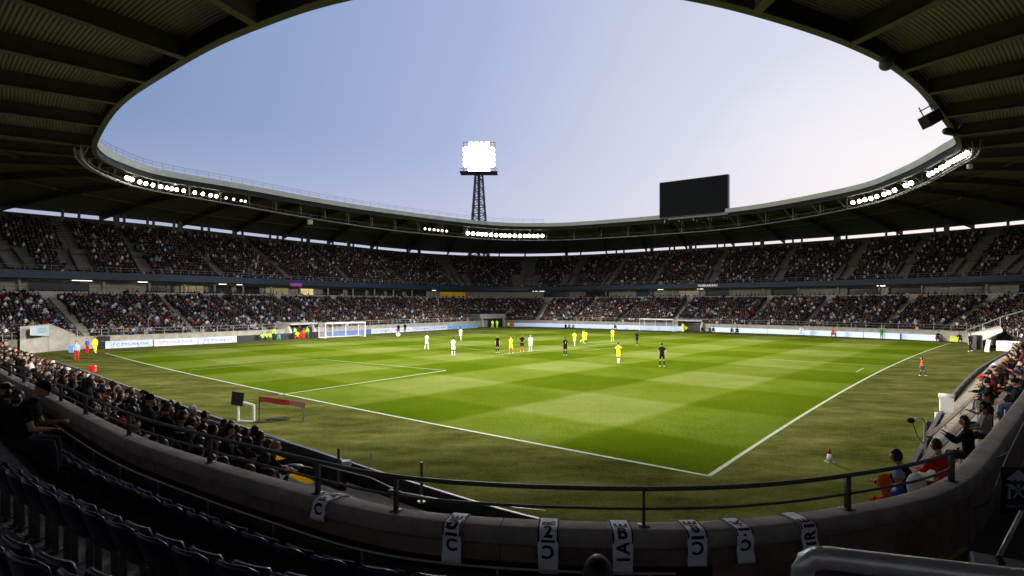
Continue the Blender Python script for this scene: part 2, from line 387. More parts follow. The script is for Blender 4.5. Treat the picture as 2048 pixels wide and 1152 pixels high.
amber_l = mat('amber lit panel', (.5, .3, .03), .5, emis=(1, .55, .05), estr=.14)
blue_l = mat('blue shutter', (.02, .05, .15), .5)
tubel = mat('fluorescent tube', (.9, .9, .8), .4, emis=(1, .95, .8), estr=4.0)
glow_m = mat('dim warm window', (.3, .25, .15), .5, emis=(1, .8, .45), estr=.14)
kinds = {}
for bi, i in enumerate(range(FAR[0]+4, FAR[-1]-step_i, step_i)):
    q, n = FRONT.at(i+step_i/2, 19.0)
    u = CX+q[0]/max(q[1], 1)*F
    wd = np.linalg.norm(FRONT.at(i, 19.1)[0]-FRONT.at(i+step_i, 19.1)[0])
    if q[1] < 30: continue
    if 560 < u < 592: k = orange_l
    elif any(abs(u-x) < 14 for x in (525, 625, 1708, 1940)): k = lit
    elif 835 < u < 905: k = amber_l
    elif 1270 < u < 1310: k = blue_l
    else:
        rr_ = rnd.random(); k = glass_d if rr_ < .45 else (glow_m if rr_ < .62 else None)
    tdir = math.atan2(n[0]*-1, n[1]); M = Matrix.Rotation(math.atan2(-n[0], n[1])+0.0, 3, 'Z')
    if k:
        fr = MB(); w_ = wd*(.78 if k is not lit else .5); q2, _ = FRONT.at(i+step_i/2, 19.12)
        fr.box((q2[0], q2[1], 7.55), (w_+.2, .12, 2.0), M); f_ = part(fr, 'window', steel_d, box_lv)
        pn = MB(); q3, _ = FRONT.at(i+step_i/2, 19.0); cols = 3
        tv = np.array((n[1], -n[0]))
        for c in range(cols):
            cc_ = q3+tv*((c-(cols-1)/2)*w_/cols); pn.box((cc_[0], cc_[1], 7.55), (w_/cols-.12, .06, 1.8), M)
        o = link('pane', pn.mesh('pane'), k, f_); o.matrix_parent_inverse = Matrix.Identity(4)
    m_ = MB(); q4, _ = FRONT.at(i, 16.6); m_.cyl((q4[0], q4[1], 6.35), .16, 2.6, 10); part(m_, 'column', conc_l, box_lv)
for u in (160, 182, 285, 450, 485, 870, 1075, 1085, 1320, 1760, 1765, 1400):
    i = ring_hit(u, 17); q, n = FRONT.at(i, 17.4); m_ = MB()
    m_.box((q[0], q[1], 8.78), (1.3, .12, .06), Matrix.Rotation(math.atan2(-n[0], n[1]), 3, 'Z')); part(m_, 'ceiling_lamp', tubel, box_lv)

# ------------------------------------------------------------------ upper tier
upper = empty('upper_tier', (0, 150, 9), label='steep upper tier full of spectators above the blue balcony front', category='grandstand')
part(terrace(FAR, NUP, UP0, UPZ, UP_T, UP_R), 'terrace', conc_d, upper)
m_ = MB(); m_.strip([FRONT.row(19.3, 8.95, FAR), FRONT.row(15.0, 8.75, FAR), FRONT.row(14.8, 8.9, FAR), FRONT.row(14.8, 9.95, FAR), FRONT.row(15.0, 9.95, FAR), FRONT.row(15.0, 9.3, FAR), FRONT.row(15.7, 9.25, FAR)], closed=False)
part(m_, 'balcony_front', blue_f, upper)
rail_ring(FAR, 14.95, 9.95, 10.65, 'balcony_railing', upper, steel_g, 2, .03, 1)
zb = UPZ+NUP*UP_R; ob_ = UP0+NUP*UP_T
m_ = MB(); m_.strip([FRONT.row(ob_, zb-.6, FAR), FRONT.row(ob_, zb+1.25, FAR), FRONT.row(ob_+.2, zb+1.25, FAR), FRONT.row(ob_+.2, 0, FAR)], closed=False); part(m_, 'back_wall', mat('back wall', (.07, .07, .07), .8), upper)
# stair openings of the upper tier
UPV = [(20, 8), (165, 8), (285, 8), (432, 8), (572, 8), (690, 8), (800, 8), (918, 8), (1055, 8), (1140, 8), (1222, 8), (1310, 8), (1425, 8), (1560, 8), (1700, 8), (1815, 8), (1925, 8), (2030, 8)]
upv = [ring_hit(u, 19) for u, _ in UPV]
for i in upv:
    m_ = MB(); p, n = FRONT.at(i, 0); t = np.array((n[1], -n[0]))
    for sd in (-1, 1):   # tapering side walls
        a0 = FRONT.at(i, UP0+.8)[0]+t*sd*1.0; a1 = FRONT.at(i, UP0+6.4)[0]+t*sd*1.0
        z0, z1 = UPZ+.6, UPZ+7*UP_R+1.0
        d = t*sd*.16
        m_.add([(*a0, UPZ-.3), (*a1, UPZ-.3), (*a1, z1), (*a0, z0+.2), (*(a0+d), UPZ-.3), (*(a1+d), UPZ-.3), (*(a1+d), z1), (*(a0+d), z0+.2)],
               [(0, 1, 2, 3), (7, 6, 5, 4), (3, 2, 6, 7), (0, 3, 7, 4), (1, 5, 6, 2)])
    a = FRONT.at(i, UP0+6.4)[0]
    m_.box((a[0], a[1], UPZ+7*UP_R-.1+.0), (2.2, .2, 2.0), Matrix.Rotation(math.atan2(-n[0], n[1]), 3, 'Z'))
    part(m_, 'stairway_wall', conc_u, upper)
    dd = MB(); a = FRONT.at(i, UP0+6.25)[0]; dd.box((a[0], a[1], UPZ+7*UP_R-.55), (1.3, .1, 1.5), Matrix.Rotation(math.atan2(-n[0], n[1]), 3, 'Z')); part(dd, 'doorway', black_m, upper)
    m_ = MB()
    for k in range(8, NUP):
        p, n = FRONT.at(i, UP0+(k+.5)*UP_T)
        m_.box((p[0], p[1], UPZ+k*UP_R+.12), (1.2, UP_T*.9, .26), Matrix.Rotation(math.atan2(-n[0], n[1]), 3, 'Z'))
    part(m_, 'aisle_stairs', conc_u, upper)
def sign(u, name, txt, wd, hg, mb_c, mt_c, label, off=14.7, z=9.45, cat='sign'):
    i = ring_hit(u, 14.8); q, n = FRONT.at(i, off); o = empty(name, (q[0], q[1], z), math.atan2(-n[0], n[1]), label=label, category=cat)
    m_ = MB(); m_.box((0, 0, 0), (wd, .14, hg)); b = m_.build('sign_panel', mb_c, o)
    if txt:
        me = text_mesh(txt, hg*.95); t_ = link('lettering', me, mt_c, o); t_.rotation_euler = (R(90), 0, 0); t_.location = (0, -.09, 0)
        bw = max(v.co.x for v in me.vertices)-min(v.co.x for v in me.vertices); t_.scale = (wd*.92/bw, 1, 1)
    return o
sign(1417, 'balcony_sign', 'VLSBUHUHU', 4.6, .72, steel_d, mat('lit sign white', (.8, .8, .8), .5, emis=(1, 1, 1), estr=.6), 'small framed sign with white letters on the balcony front above the right goal')
sign(588, 'neon_sign', '', 2.6, .55, mat('pink neon', (.3, .05, .3), .5, emis=(.7, .08, .55), estr=.18), None, 'glowing pink and violet sign on the balcony front', z=9.0)

# ------------------------------------------------------------------ vomitory tunnels, corner walls
def tunnel(u, v, wd, hg, dep, label, canopy=False):
    g = G(u, v); i = FRONT.near(g); p, n = FRONT.at(i, .6); o = empty('tunnel_entrance', (p[0], p[1], 0), math.atan2(-n[0], n[1]), label=label, category='tunnel')
    m_ = MB(); tt = .45
    if canopy: m_.box((0, dep/2, hg), (wd+1.0, dep+1.2, .28)); part_m = conc_l
    else:
        m_.box((0, dep/2, hg-.1), (wd+1.6, dep, 1.0)); part_m = conc_l
    m_.build('lintel', part_m, o)
    for s in (-1, 1):
        m_ = MB(); x = s*(wd/2+.25); m_.add([(x-.22, -.3, 0), (x+.22, -.3, 0), (x+.22, dep, 0), (x-.22, dep, 0), (x-.22, -.3, 1.2), (x+.22, -.3, 1.2), (x+.22, dep, hg+.4), (x-.22, dep, hg+.4), (x-.22, .3, hg-.2), (x+.22, .3, hg-.2)],
              [(0, 1, 5, 4), (4, 5, 9, 8), (8, 9, 6, 7), (1, 2, 6, 9, 5), (0, 4, 8, 7, 3), (3, 7, 6, 2)])
        m_.build('side_wall', conc_l, o)
    m_ = MB(); m_.box((0, .75, hg/2-.28), (wd, 1.2, hg-.6)); m_.build('dark_opening', black_m, o)
    return i
tun_i = [tunnel(995, 654, 5.6, 2.6, 4.2, 'wide concrete player tunnel with black opening at the far corner'),
         tunnel(1376, 662, 4.6, 2.1, 3.4, 'pale roofed tunnel mouth just right of the right goal', True),
         tunnel(596, 676, 4.2, 2.3, 3.0, 'dark tunnel mouth with pale canopy left of the left goal', True)]
vom = empty('corner_tunnel_wall', (0, 0, 0), label='grey wedge shaped tunnel wall with a white and blue sign at the left corner', category='wall')
A = P(98, 648, 70); B = P(182, 682, 70)
m_ = MB()
def wedge(m_, tl, tr, zb0, thick, dr):
    d = Vector(dr)*thick; a = Vector(tl); b = Vector(tr); vs = [a, b, Vector((b.x, b.y, zb0)), Vector((a.x, a.y, zb0))]
    vs += [v+d for v in vs]; m_.add(vs, [(0, 1, 2, 3), (7, 6, 5, 4), (0, 4, 5, 1), (1, 5, 6, 2), (2, 6, 7, 3), (3, 7, 4, 0)])
wedge(m_, P(98, 648, 66), P(178, 681, 71), 0, .4, (-.3, 1, 0)); m_.build('sloping_wall', conc, vom)
m_ = MB(); wedge(m_, P(40, 653, 62), P(97.5, 648, 66), 0, .4, (-.2, 1, 0)); m_.build('end_wall', conc, vom)
m_ = MB(); pa, pb = P(60, 653, 61.2), P(97, 650, 65.4); m_.add([pa, pb, pb+Vector((0, 0, -1.25)), pa+Vector((0, 0, -.95)), pa+Vector((0, .1, 0)), pb+Vector((0, .1, 0)), pb+Vector((0, .1, -1.25)), pa+Vector((0, .1, -.95))],
      [(3, 2, 1, 0), (4, 5, 6, 7), (0, 1, 5, 4), (2, 3, 7, 6), (1, 2, 6, 5), (3, 0, 4, 7)])
m_.build('sign_panel', mat('sign white', (.26, .30, .33), .6), vom)
me = text_mesh('TCCC-', 1.0); t_ = link('lettering', me, mat('cyan sign letters', (.02, .25, .38), .5), vom)
ex = (pb-pa).normalized(); zz = Vector((0, 0, 1)); yy = ex.cross(zz)
t_.matrix_world = Matrix.Translation(pa.lerp(pb, .62)+Vector((0, 0, -.55))+yy*.10) @ Matrix((ex, zz, yy)).transposed().to_4x4() @ Matrix.Diagonal((.75, .75, 1, 1))
vom2 = empty('corner_tunnel_roof', (0, 0, 0), label='sloping grey tunnel roof with handrail at the right corner', category='tunnel')
m_ = MB(); a, b, c, d = P(1936, 667, 78), P(2000, 651, 74), P(2005, 658, 60), P(1965, 676, 68)
qs = [a, b, c, d]; vs = qs+[q+Vector((0, 0, -.3)) for q in qs]; m_.add(vs, [(0, 1, 2, 3), (7, 6, 5, 4), (0, 4, 5, 1), (1, 5, 6, 2), (2, 6, 7, 3), (3, 7, 4, 0)])
m_.build('roof_slab', conc_l, vom2)
m_ = MB(); wedge(m_, P(1936, 669, 77.6), P(1965, 678, 67.8), 0, .3, (.6, .5, 0)); m_.build('side_wall', conc_l, vom2)
m_ = MB(); wedge(m_, P(1953, 674, 71), P(1964, 675, 68), 0, .3, (-.5, -.4, 0)); m_.box((*P(1958, 684, 69.0)[:2], .85), (1.3, .9, 1.7)); m_.build('dark_opening', black_m, vom2)
m_ = MB(); m_.tube([P(1925, 664, 80), P(2010, 632, 74), P(2046, 622, 70)], .07, 6)
for t in (.1, .5, .9): q = P(1925, 664, 80).lerp(P(2010, 632, 74), t); m_.tube([q, q-Vector((0, 0, 1.2))], .05, 5)
m_.build('handrail', steel_g, vom2)

# ------------------------------------------------------------------ roof
rin = []
def RI(u, v, h): Y = h*F/(HY-v); return ((u-CX)/F*Y, Y, EYE+h)
HR = [(194, 275, 15), (205, 300, 15.6), (240, 320, 16.4), (320, 347, 17.2), (460, 371, 17.8), (700, 413, 18), (900, 440, 18), (1000, 449.5, 18), (1080, 451, 18), (1150, 449, 18), (1320, 436, 18), (1500, 417, 18), (1700, 380, 17.8), (1800, 345, 17.2), (1880, 302, 16.3), (1913, 272, 15.5),
      (1851, 200, 14.0), (1782, 139, 13.1), (1704, 98, 12.6), (1617, 65, 12.2), (1508, 32, 11.8), (1400, 6, 11.5), (1200, -28, 11.2), (1024, -40, 11), (850, -28, 11), (660, 10, 11.3), (562, 41, 11.6), (433, 94, 12.2), (326, 155, 13.1), (253, 204, 13.9), (217, 236, 14.5)]
rp = np.array([RI(*a) for a in HR])
for q_ in range(16, len(HR)): rp[q_, 2] += .92 if q_ < len(HR)-1 else .5
ctr = np.array((5., 68.))
NR = 528
def polar(pts, z=None):
    ang = np.arctan2(pts[:, 1]-ctr[1], pts[:, 0]-ctr[0]); r = np.hypot(pts[:, 0]-ctr[0], pts[:, 1]-ctr[1]); k = np.argsort(ang)
    ang, r = ang[k], r[k]; zz_ = None if z is None else z[k]
    A_ = np.r_[ang-2*np.pi, ang, ang+2*np.pi]; th = np.linspace(-np.pi, np.pi, NR, endpoint=False)
    rr_ = np.interp(th, A_, np.tile(r, 3)); zo = None if z is None else np.interp(th, A_, np.tile(zz_, 3))
    return th, rr_, zo
# dense spline of the opening first, then polar resample
def cat3(p, per=30):
    n = len(p); out = []
    for i in range(n):
        a, b, c, d = p[i-1], p[i], p[(i+1) % n], p[(i+2) % n]
        for t in np.linspace(0, 1, per, endpoint=False): out.append(.5*((2*b)+(c-a)*t+(2*a-5*b+4*c-d)*t*t+(3*b-a-3*c+d)*t**3))
    return np.array(out)
dn = cat3(rp); th, r_in, z_in = polar(dn[:, :2], dn[:, 2])
def sm(a, k=7):
    ker = np.hanning(k*2+1); ker /= ker.sum(); return np.convolve(np.r_[a[-k:], a, a[:k]], ker, 'valid')
r_in = sm(r_in, 5); z_in = sm(z_in, 9)
outp = FRONT.p+FRONT.nr*32.5; _, r_out, _ = polar(outp); r_out = sm(r_out, 6)
near_w = np.clip((-np.sin(th-0.0)-.25)/.6, 0, 1); near_w = near_w*near_w*(3-2*near_w)
z_out = 20.15*(1-near_w)+15.2*near_w
dirs = np.c_[np.cos(th), np.sin(th)]
def RP(k, t, dz=0.0):      # roof point: angle index k, radial metres from the inner edge (t in m)
    k = int(k) % NR; r = r_in[k]+t; f = t/(r_out[k]-r_in[k]); z = z_in[k]*(1-f)+z_out[k]*f+ (.9*math.sin(math.pi*min(max(f, 0), 1)) )
    return (ctr[0]+dirs[k, 0]*r, ctr[1]+dirs[k, 1]*r, z+dz)
roof = empty('stadium_roof', (5, 68, 20), label='dark ring shaped corrugated roof on steel rafters over all the stands', category='roof')
def deck_mat():
    m = bpy.data.materials.new('corrugated roof deck'); m.use_nodes = True; t = m.node_tree; b = t.nodes['Principled BSDF']
    b.inputs['Roughness'].default_value = .55; b.inputs['Metallic'].default_value = .0; b.inputs['Specular IOR Level'].default_value = .35
    uv = N(t, 'ShaderNodeUVMap').outputs[0]; sp = N(t, 'ShaderNodeSeparateXYZ'); L(t, uv, sp.inputs[0])
    ml = N(t, 'ShaderNodeMath', operation='MULTIPLY'); ml.inputs[1].default_value = 2*math.pi/.22; L(t, sp.outputs['X'], ml.inputs[0])
    sn = N(t, 'ShaderNodeMath', operation='SINE'); L(t, ml.outputs[0], sn.inputs[0])
    no = N(t, 'ShaderNodeTexNoise'); no.inputs['Scale'].default_value = .25; no.inputs['Detail'].default_value = 6; L(t, N(t, 'ShaderNodeTexCoord').outputs['Object'], no.inputs['Vector'])
    r = ramp(t, [(.3, (.12, .104, .10)), (.7, (.19, .165, .155))]); L(t, no.outputs['Fac'], r.inputs[0])
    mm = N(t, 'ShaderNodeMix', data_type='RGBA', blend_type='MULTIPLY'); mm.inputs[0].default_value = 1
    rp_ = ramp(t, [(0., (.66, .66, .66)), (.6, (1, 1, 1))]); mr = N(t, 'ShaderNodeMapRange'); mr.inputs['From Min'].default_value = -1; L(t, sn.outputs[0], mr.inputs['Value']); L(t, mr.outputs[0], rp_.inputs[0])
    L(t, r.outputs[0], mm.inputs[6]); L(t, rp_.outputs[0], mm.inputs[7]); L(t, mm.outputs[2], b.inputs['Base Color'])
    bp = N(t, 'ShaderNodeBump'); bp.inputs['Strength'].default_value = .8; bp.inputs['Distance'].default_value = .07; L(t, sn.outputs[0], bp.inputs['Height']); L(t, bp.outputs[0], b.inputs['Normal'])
    return m
dmat = deck_mat()
def deck(dz, name, m, t0=0.31, skip=False):
    m_ = MB(); TS = 13; rows = []; uvs = []
    for j in range(TS):
        row = []
        for k in range(NR+1):
            W = r_out[k % NR]-r_in[k % NR]; t = t0+(W-t0)*j/(TS-1); row.append(RP(k % NR, t, dz)); uvs.append((t, k*.6))
        rows.append(row)
    m_.strip(rows, closed=False); me = m_.mesh(name); ul = me.uv_layers.new(name='UVMap')
    vi = np.zeros(len(me.loops), int); me.loops.foreach_get('vertex_index', vi); ul.data.foreach_set('uv', np.array(uvs)[vi].ravel())
    o = link(name, me, m, roof); o.matrix_parent_inverse = Matrix.Translation((-5, -68, -20)); return o
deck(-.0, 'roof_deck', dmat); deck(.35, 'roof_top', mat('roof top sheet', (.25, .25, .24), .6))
# rafters
arc = np.cumsum(r_in*0+np.hypot(np.diff(np.r_[r_in, r_in[0]]), r_in*2*np.pi/NR)); tot = arc[-1]; nraf = 42
k0 = np.argmin(abs(th-math.atan2(RI(290, 166, 13.2)[1]-68, RI(290, 166, 13.2)[0]-5))); base = arc[k0]
raf = [int(np.argmin(abs(arc-((base+tot*i/nraf) % tot)))) for i in range(nraf)]
for k in raf:
    m_ = MB(); W = r_out[k]-r_in[k]; n = 9; tn = Vector((-dirs[k, 1], dirs[k, 0], 0))
    hi = [Vector(RP(k, .44+(W-.44)*j/(n-1), -.01)) for j in range(n)]; dep = [.95-.25*j/(n-1) for j in range(n)]
    def sect(lo, hi_, w2):
        rows = []
        for j in range(n):
            a = hi[j]; rows.append([a+tn*w2+Vector((0, 0, lo(j))), a-tn*w2+Vector((0, 0, lo(j))), a-tn*w2+Vector((0, 0, hi_(j))), a+tn*w2+Vector((0, 0, hi_(j)))])
        m_.strip(rows, closed=True); m_.add(rows[0], [(0, 1, 2, 3)]); m_.add(rows[-1], [(3, 2, 1, 0)])
    sect(lambda j: -dep[j], lambda j: 0, .10); sect(lambda j: -dep[j]-.06, lambda j: -dep[j]+.02, .22)
    o = m_.build('rafter', roof_beam, roof); tidy(o); o.matrix_parent_inverse = Matrix.Translation((-5, -68, -20))
def rp_part(m_, name, m, **k_):
    o = m_.build(name, m, roof, **k_); o.matrix_parent_inverse = Matrix.Translation((-5, -68, -20)); return o
def ring_sect(prof, name, m, ks=range(NR), closed=True):   # prof: list of (radial, dz)
    m_ = MB(); m_.strip([[RP(k, t, dz) for k in ks] for t, dz in prof+prof[:1]], closed=closed); return rp_part(m_, name, m)
ring_sect([(.0, -.22), (.0, .58), (.06, .58), (.06, -.22)], 'edge_fascia', fascia_w)
ring_sect([(.063, -.30), (.063, .55), (.30, .55), (.30, -.30)], 'gutter', roof_dark)
ring_sect([(.02, -.96), (.02, -.90), (.42, -.90), (.42, -.96)], 'beam_flange', roof_beam)
ring_sect([(.14, -.898), (.14, -.302), (.26, -.302), (.26, -.898)], 'ring_beam', roof_dark)
ring_sect([(10.0, -.55), (10.0, -.25), (10.25, -.25), (10.25, -.55)], 'purlin_ring', roof_beam)
ring_sect([(19.0, -.5), (19.0, -.2), (19.3, -.2), (19.3, -.5)], 'purlin_ring', roof_beam)
# roof posts on the back wall: the strip of sky shows between them
m_ = MB()
for i in range(FAR[0], FAR[-1], 1):
    q, n = FRONT.at(i, ob_+.1)
    if (i*7) % 9 in (0, 4): m_.box((q[0], q[1], zb+1.7), (.35+.5*((i*5) % 4 == 0), .3, 2.6), Matrix.Rotation(math.atan2(-n[0], n[1]), 3, 'Z'))
rp_part(m_, 'roof_posts', steel_d)
# top handrail and lighting gantry (left, far and right sides)
def kk(u, v, h): p = RI(u, v, h); return int(np.argmin(abs(th-math.atan2(p[1]-68, p[0]-5))))
kR = kk(1913, 272, 15.5); kL = kk(194, 275, 15)
ga = list(range(kR, kL+1)) if kL > kR else list(range(kR, kL+NR+1))
if kL < kR: pass
kmax = ga[-1]; ga = ga+[kmax+i for i in range(1, 3)]
gl_ = [k for k in ga if RP(k, 0)[0] < 8]
m_ = MB(); m_.tube([RP(k, .5, 1.5) for k in gl_], .022, 4); m_.tube([RP(k, .5, 1.15) for k in gl_], .016, 4)
for k in gl_[::3]: m_.tube([RP(k, .5, .3), RP(k, .5, 1.5)], .022, 4)
rp_part(m_, 'roof_handrail', steel_g)
m_ = MB(); GT, GZ = 2.6, -3.1
RP0 = RP
def gtap(k): y = RP0(k, 0)[1]; return min(max((y-46)/70, 0), 1)
def RP(k, t, dz=0.0):      # gantry offsets shrink towards both ends of the ring
    if dz <= -1.9: f = .42+.58*gtap(k); return RP0(k, t*f, dz*f)
    return RP0(k, t, dz)
m_.tube([RP(k, GT, GZ) for k in ga], .09, 5); m_.tube([RP(k, GT+1.0, GZ+.1) for k in ga], .07, 5); m_.tube([RP(k, GT, GZ+.75) for k in ga], .045, 4)
for q, k in enumerate(ga[:-2:2]): m_.tube([RP(k, GT, GZ), RP(k, GT+1.0, GZ+.1)], .035, 4); m_.tube([RP(k, GT, GZ+(0 if q % 2 else .75)), RP(k+2, GT, GZ+(.75 if q % 2 else 0))], .03, 4)
for k in ga[:-4:8]: f_ = .42+.58*gtap(k); m_.tube([RP(k, GT, GZ), RP(k, (GT-.2)*f_, -.6)], .06, 5); m_.tube([RP(k, GT, GZ), RP(k+2, .7, -.6)], .05, 5); m_.tube([RP(k, GT+1, GZ), RP(k, (GT+1.2)*f_, -.5)], .05, 5)
rp_part(m_, 'lighting_gantry', steel_g)

# ------------------------------------------------------------------ floodlights
lens_m = mat('floodlight lens', (1, 1, 1), .3, emis=(1, .97, .86), estr=26)
lens_d = mat('dim floodlight lens', (1, 1, 1), .3, emis=(1, .97, .88), estr=3.5)
fl_me = MB(); fl_me.cyl((0, 0, -.12), .34, .42, 14, .18); fl_me.box((0, .0, .36), (.2, .25, .16)); fl_me.box((.42, 0, .1), (.04, .06, .5)); fl_me.box((-.42, 0, .1), (.04, .06, .5)); fl_me.box((0, 0, .42), (.88, .06, .05)); fl_me = fl_me.mesh('flood'); fl_me.materials.append(steel_d)
ln_me = MB(); ln_me.sph((0, 0, -.13), (.40, .40, .10), 14, 6); ln_me = ln_me.mesh('lens'); ln_me.materials.append(lens_m)
ln_me2 = ln_me.copy(); ln_me2.materials[0] = lens_d
TGT = Vector((6, 70, 0))
def flood(loc, label, group, dim=False, s=1.0):
    o = bpy.data.objects.new('floodlight', None); C.objects.link(o); o.location = loc
    d = (TGT-Vector(loc)).normalized(); d = (d+Vector((0, -.35, 0))).normalized()
    o.rotation_mode = 'QUATERNION'; o.rotation_quaternion = d.to_track_quat('-Z', 'Y'); o.scale = (s, s, s)
    o['label'] = label; o['category'] = 'floodlight'; o['group'] = group
    link('housing', fl_me, None, o); link('lens', ln_me2 if dim else ln_me, None, o)
def k_at(u):   # gantry index in pixel column u (far side only)
    best, bk = 1e9, 0
    for k in ga:
        p = RP(k, GT, GZ)
        if p[1] < 25: continue
        uu = CX+p[0]/p[1]*F
        if p[1] > 60 or True:
            if abs(uu-u) < best and ((u < 1024 and p[0] < 5) or (u >= 1024 and p[0] > 0)) and p[1] > 40: best, bk = abs(uu-u), k
    return bk
def rp_u(u, t, dz):
    k = k_at(u); return RP(k, t, dz)
def bank(us, label, s=1.0, dim=False, dzs=None):
    for j, u in enumerate(us):
        k = k_at(u); k2 = k+1 if CX+RP(k, GT, GZ)[0]/RP(k, GT, GZ)[1]*F > u else k-1
        p1 = Vector(RP(k, GT-.35, GZ+1.0)); p2 = Vector(RP(k2, GT-.35, GZ+1.0))
        u1 = CX+p1.x/p1.y*F; u2 = CX+p2.x/p2.y*F; t = 0 if abs(u2-u1) < 1e-3 else min(max((u-u1)/(u2-u1), 0), 1)
        flood(p1.lerp(p2, t), label(j, len(us)), 'floodlights along the roof gantry', dim, s)
def ordn(k): return ['first', 'second', 'third', 'fourth', 'fifth', 'sixth', 'seventh', 'eighth', 'ninth', 'tenth', 'eleventh', 'twelfth', 'thirteenth', 'fourteenth', 'fifteenth', 'sixteenth', 'seventeenth', 'eighteenth', 'nineteenth', 'twentieth'][k] if k < 20 else f'{k+1}th'
bank([250, 256, 264, 276, 289, 305, 321, 332, 343, 353, 367, 389, 405, 419, 432], lambda j, n: f'bright round floodlight on the left roof gantry, {ordn(j)} from the left end', .62)
bank([452, 467, 482, 490], lambda j, n: f'small dim floodlight right of the bright left bank, {ordn(j)} from the left', .5, True)
bank([850, 859, 868, 876, 884, 893], lambda j, n: f'small half-lit floodlight just left of the centre bank, {ordn(j)} from left', .62, True)
bank([936, 946, 956, 964, 972, 982, 992, 1002, 1010, 1019, 1029, 1040, 1050, 1058, 1067, 1075, 1085], lambda j, n: f'bright round floodlight in the centre bank below the mast, {ordn(j)} from the left', .95)
bank([1707, 1720, 1730, 1742, 1756, 1769, 1780, 1792, 1812, 1823], lambda j, n: f'bright round floodlight on the right roof gantry, {ordn(j)} from the left', .72)
bank([1861, 1868, 1876, 1884, 1892, 1901, 1908, 1914, 1920, 1925, 1930, 1934, 1938], lambda j, n: f'bright floodlight in the steep bank at the right roof end, {ordn(j)} from bottom', .6)
def lamp(loc, tgt, power, size=1.5, ang=100, blend=.6, far=None, leak=.2, name='floodlight_beam'):
    """asymmetric floodlight: its optics even out the ground and cut off towards far, as stadium projectors do"""
    l = bpy.data.lights.new(name, 'SPOT'); l.energy = power; l.spot_size = R(ang); l.spot_blend = blend; l.shadow_soft_size = size; l.color = (1, .965, .87)
    o = bpy.data.objects.new(name, l); C.objects.link(o); loc = Vector(loc); o.location = loc; q = (Vector(tgt)-loc).to_track_quat('-Z', 'Y'); o.rotation_euler = q.to_euler()
    far = Vector(far or tgt); dv = (far-loc).normalized(); s1 = -dv.z
    l.use_nodes = True; t = l.node_tree; em = [n for n in t.nodes if n.type == 'EMISSION'][0]
    tcn = N(t, 'ShaderNodeTexCoord'); d = N(t, 'ShaderNodeVectorMath', operation='DOT_PRODUCT'); d.inputs[1].default_value = q.to_matrix().transposed() @ Vector((0, 0, -1)); L(t, tcn.outputs['Normal'], d.inputs[0])
    mxn = N(t, 'ShaderNodeMath', operation='MAXIMUM'); mxn.inputs[1].default_value = s1; L(t, d.outputs['Value'], mxn.inputs[0])
    dvn = N(t, 'ShaderNodeMath', operation='DIVIDE'); dvn.inputs[0].default_value = s1; L(t, mxn.outputs[0], dvn.inputs[1])
    pw = N(t, 'ShaderNodeMath', operation='POWER'); pw.inputs[1].default_value = 2.6; L(t, dvn.outputs[0], pw.inputs[0])
    mr = N(t, 'ShaderNodeMapRange', interpolation_type='SMOOTHSTEP'); mr.inputs['From Min'].default_value = s1*.78; mr.inputs['From Max'].default_value = s1*1.08; mr.inputs['To Min'].default_value = leak; mr.inputs['To Max'].default_value = 1; L(t, d.outputs['Value'], mr.inputs['Value'])
    m2 = N(t, 'ShaderNodeMapRange', interpolation_type='SMOOTHSTEP'); m2.inputs['From Min'].default_value = -.07; m2.inputs['From Max'].default_value = .10; L(t, d.outputs['Value'], m2.inputs['Value'])
    a = N(t, 'ShaderNodeMath', operation='MULTIPLY'); L(t, pw.outputs[0], a.inputs[0]); L(t, mr.outputs[0], a.inputs[1])
    b = N(t, 'ShaderNodeMath', operation='MULTIPLY'); L(t, a.outputs[0], b.inputs[0]); L(t, m2.outputs[0], b.inputs[1]); L(t, b.outputs[0], em.inputs['Strength'])
    return o
def bp_(u): p = Vector(rp_u(u, GT-1.2, GZ+.6)); return p
PW = 1.36
lamp(bp_(330), (30, 84, 0), 520000*PW, 2.5, 98, .5, (58, 82, 0), .08)
lamp(bp_(1010), (6, 60, 0), 520000*PW, 2.5, 105, .5, (7, 20, 0), 0.0)
lamp(bp_(1765), (-14, 84, 0), 330000*PW, 2.0, 84, .5, (-38, 68, 0), .10); lamp(bp_(1905), (-28, 80, 0), 280000*PW, 2.0, 92, .5, (-38, 68, 0), .10)
# banks on the near roof edge above the viewer, facing the pitch
for kc, tg, fr in ((kk(900, -28, 11), (-10, 60, 0), (-30, 92, 0)), (kk(1150, -28, 11), (24, 62, 0), (50, 96, 0))):
    for j in range(7):
        p_ = Vector(RP(kc+(j-3)*2, 3.0, -1.0)); flood(p_, f'floodlight under the roof edge above the viewer, {ordn(j)} of the {"left" if tg[0] < 0 else "right"} bank', 'floodlights along the roof gantry')
    p_ = Vector(RP(kc, 2.2, -1.8)); lamp(p_, tg, 420000*PW, 1.8, 130, .5, fr, .075)

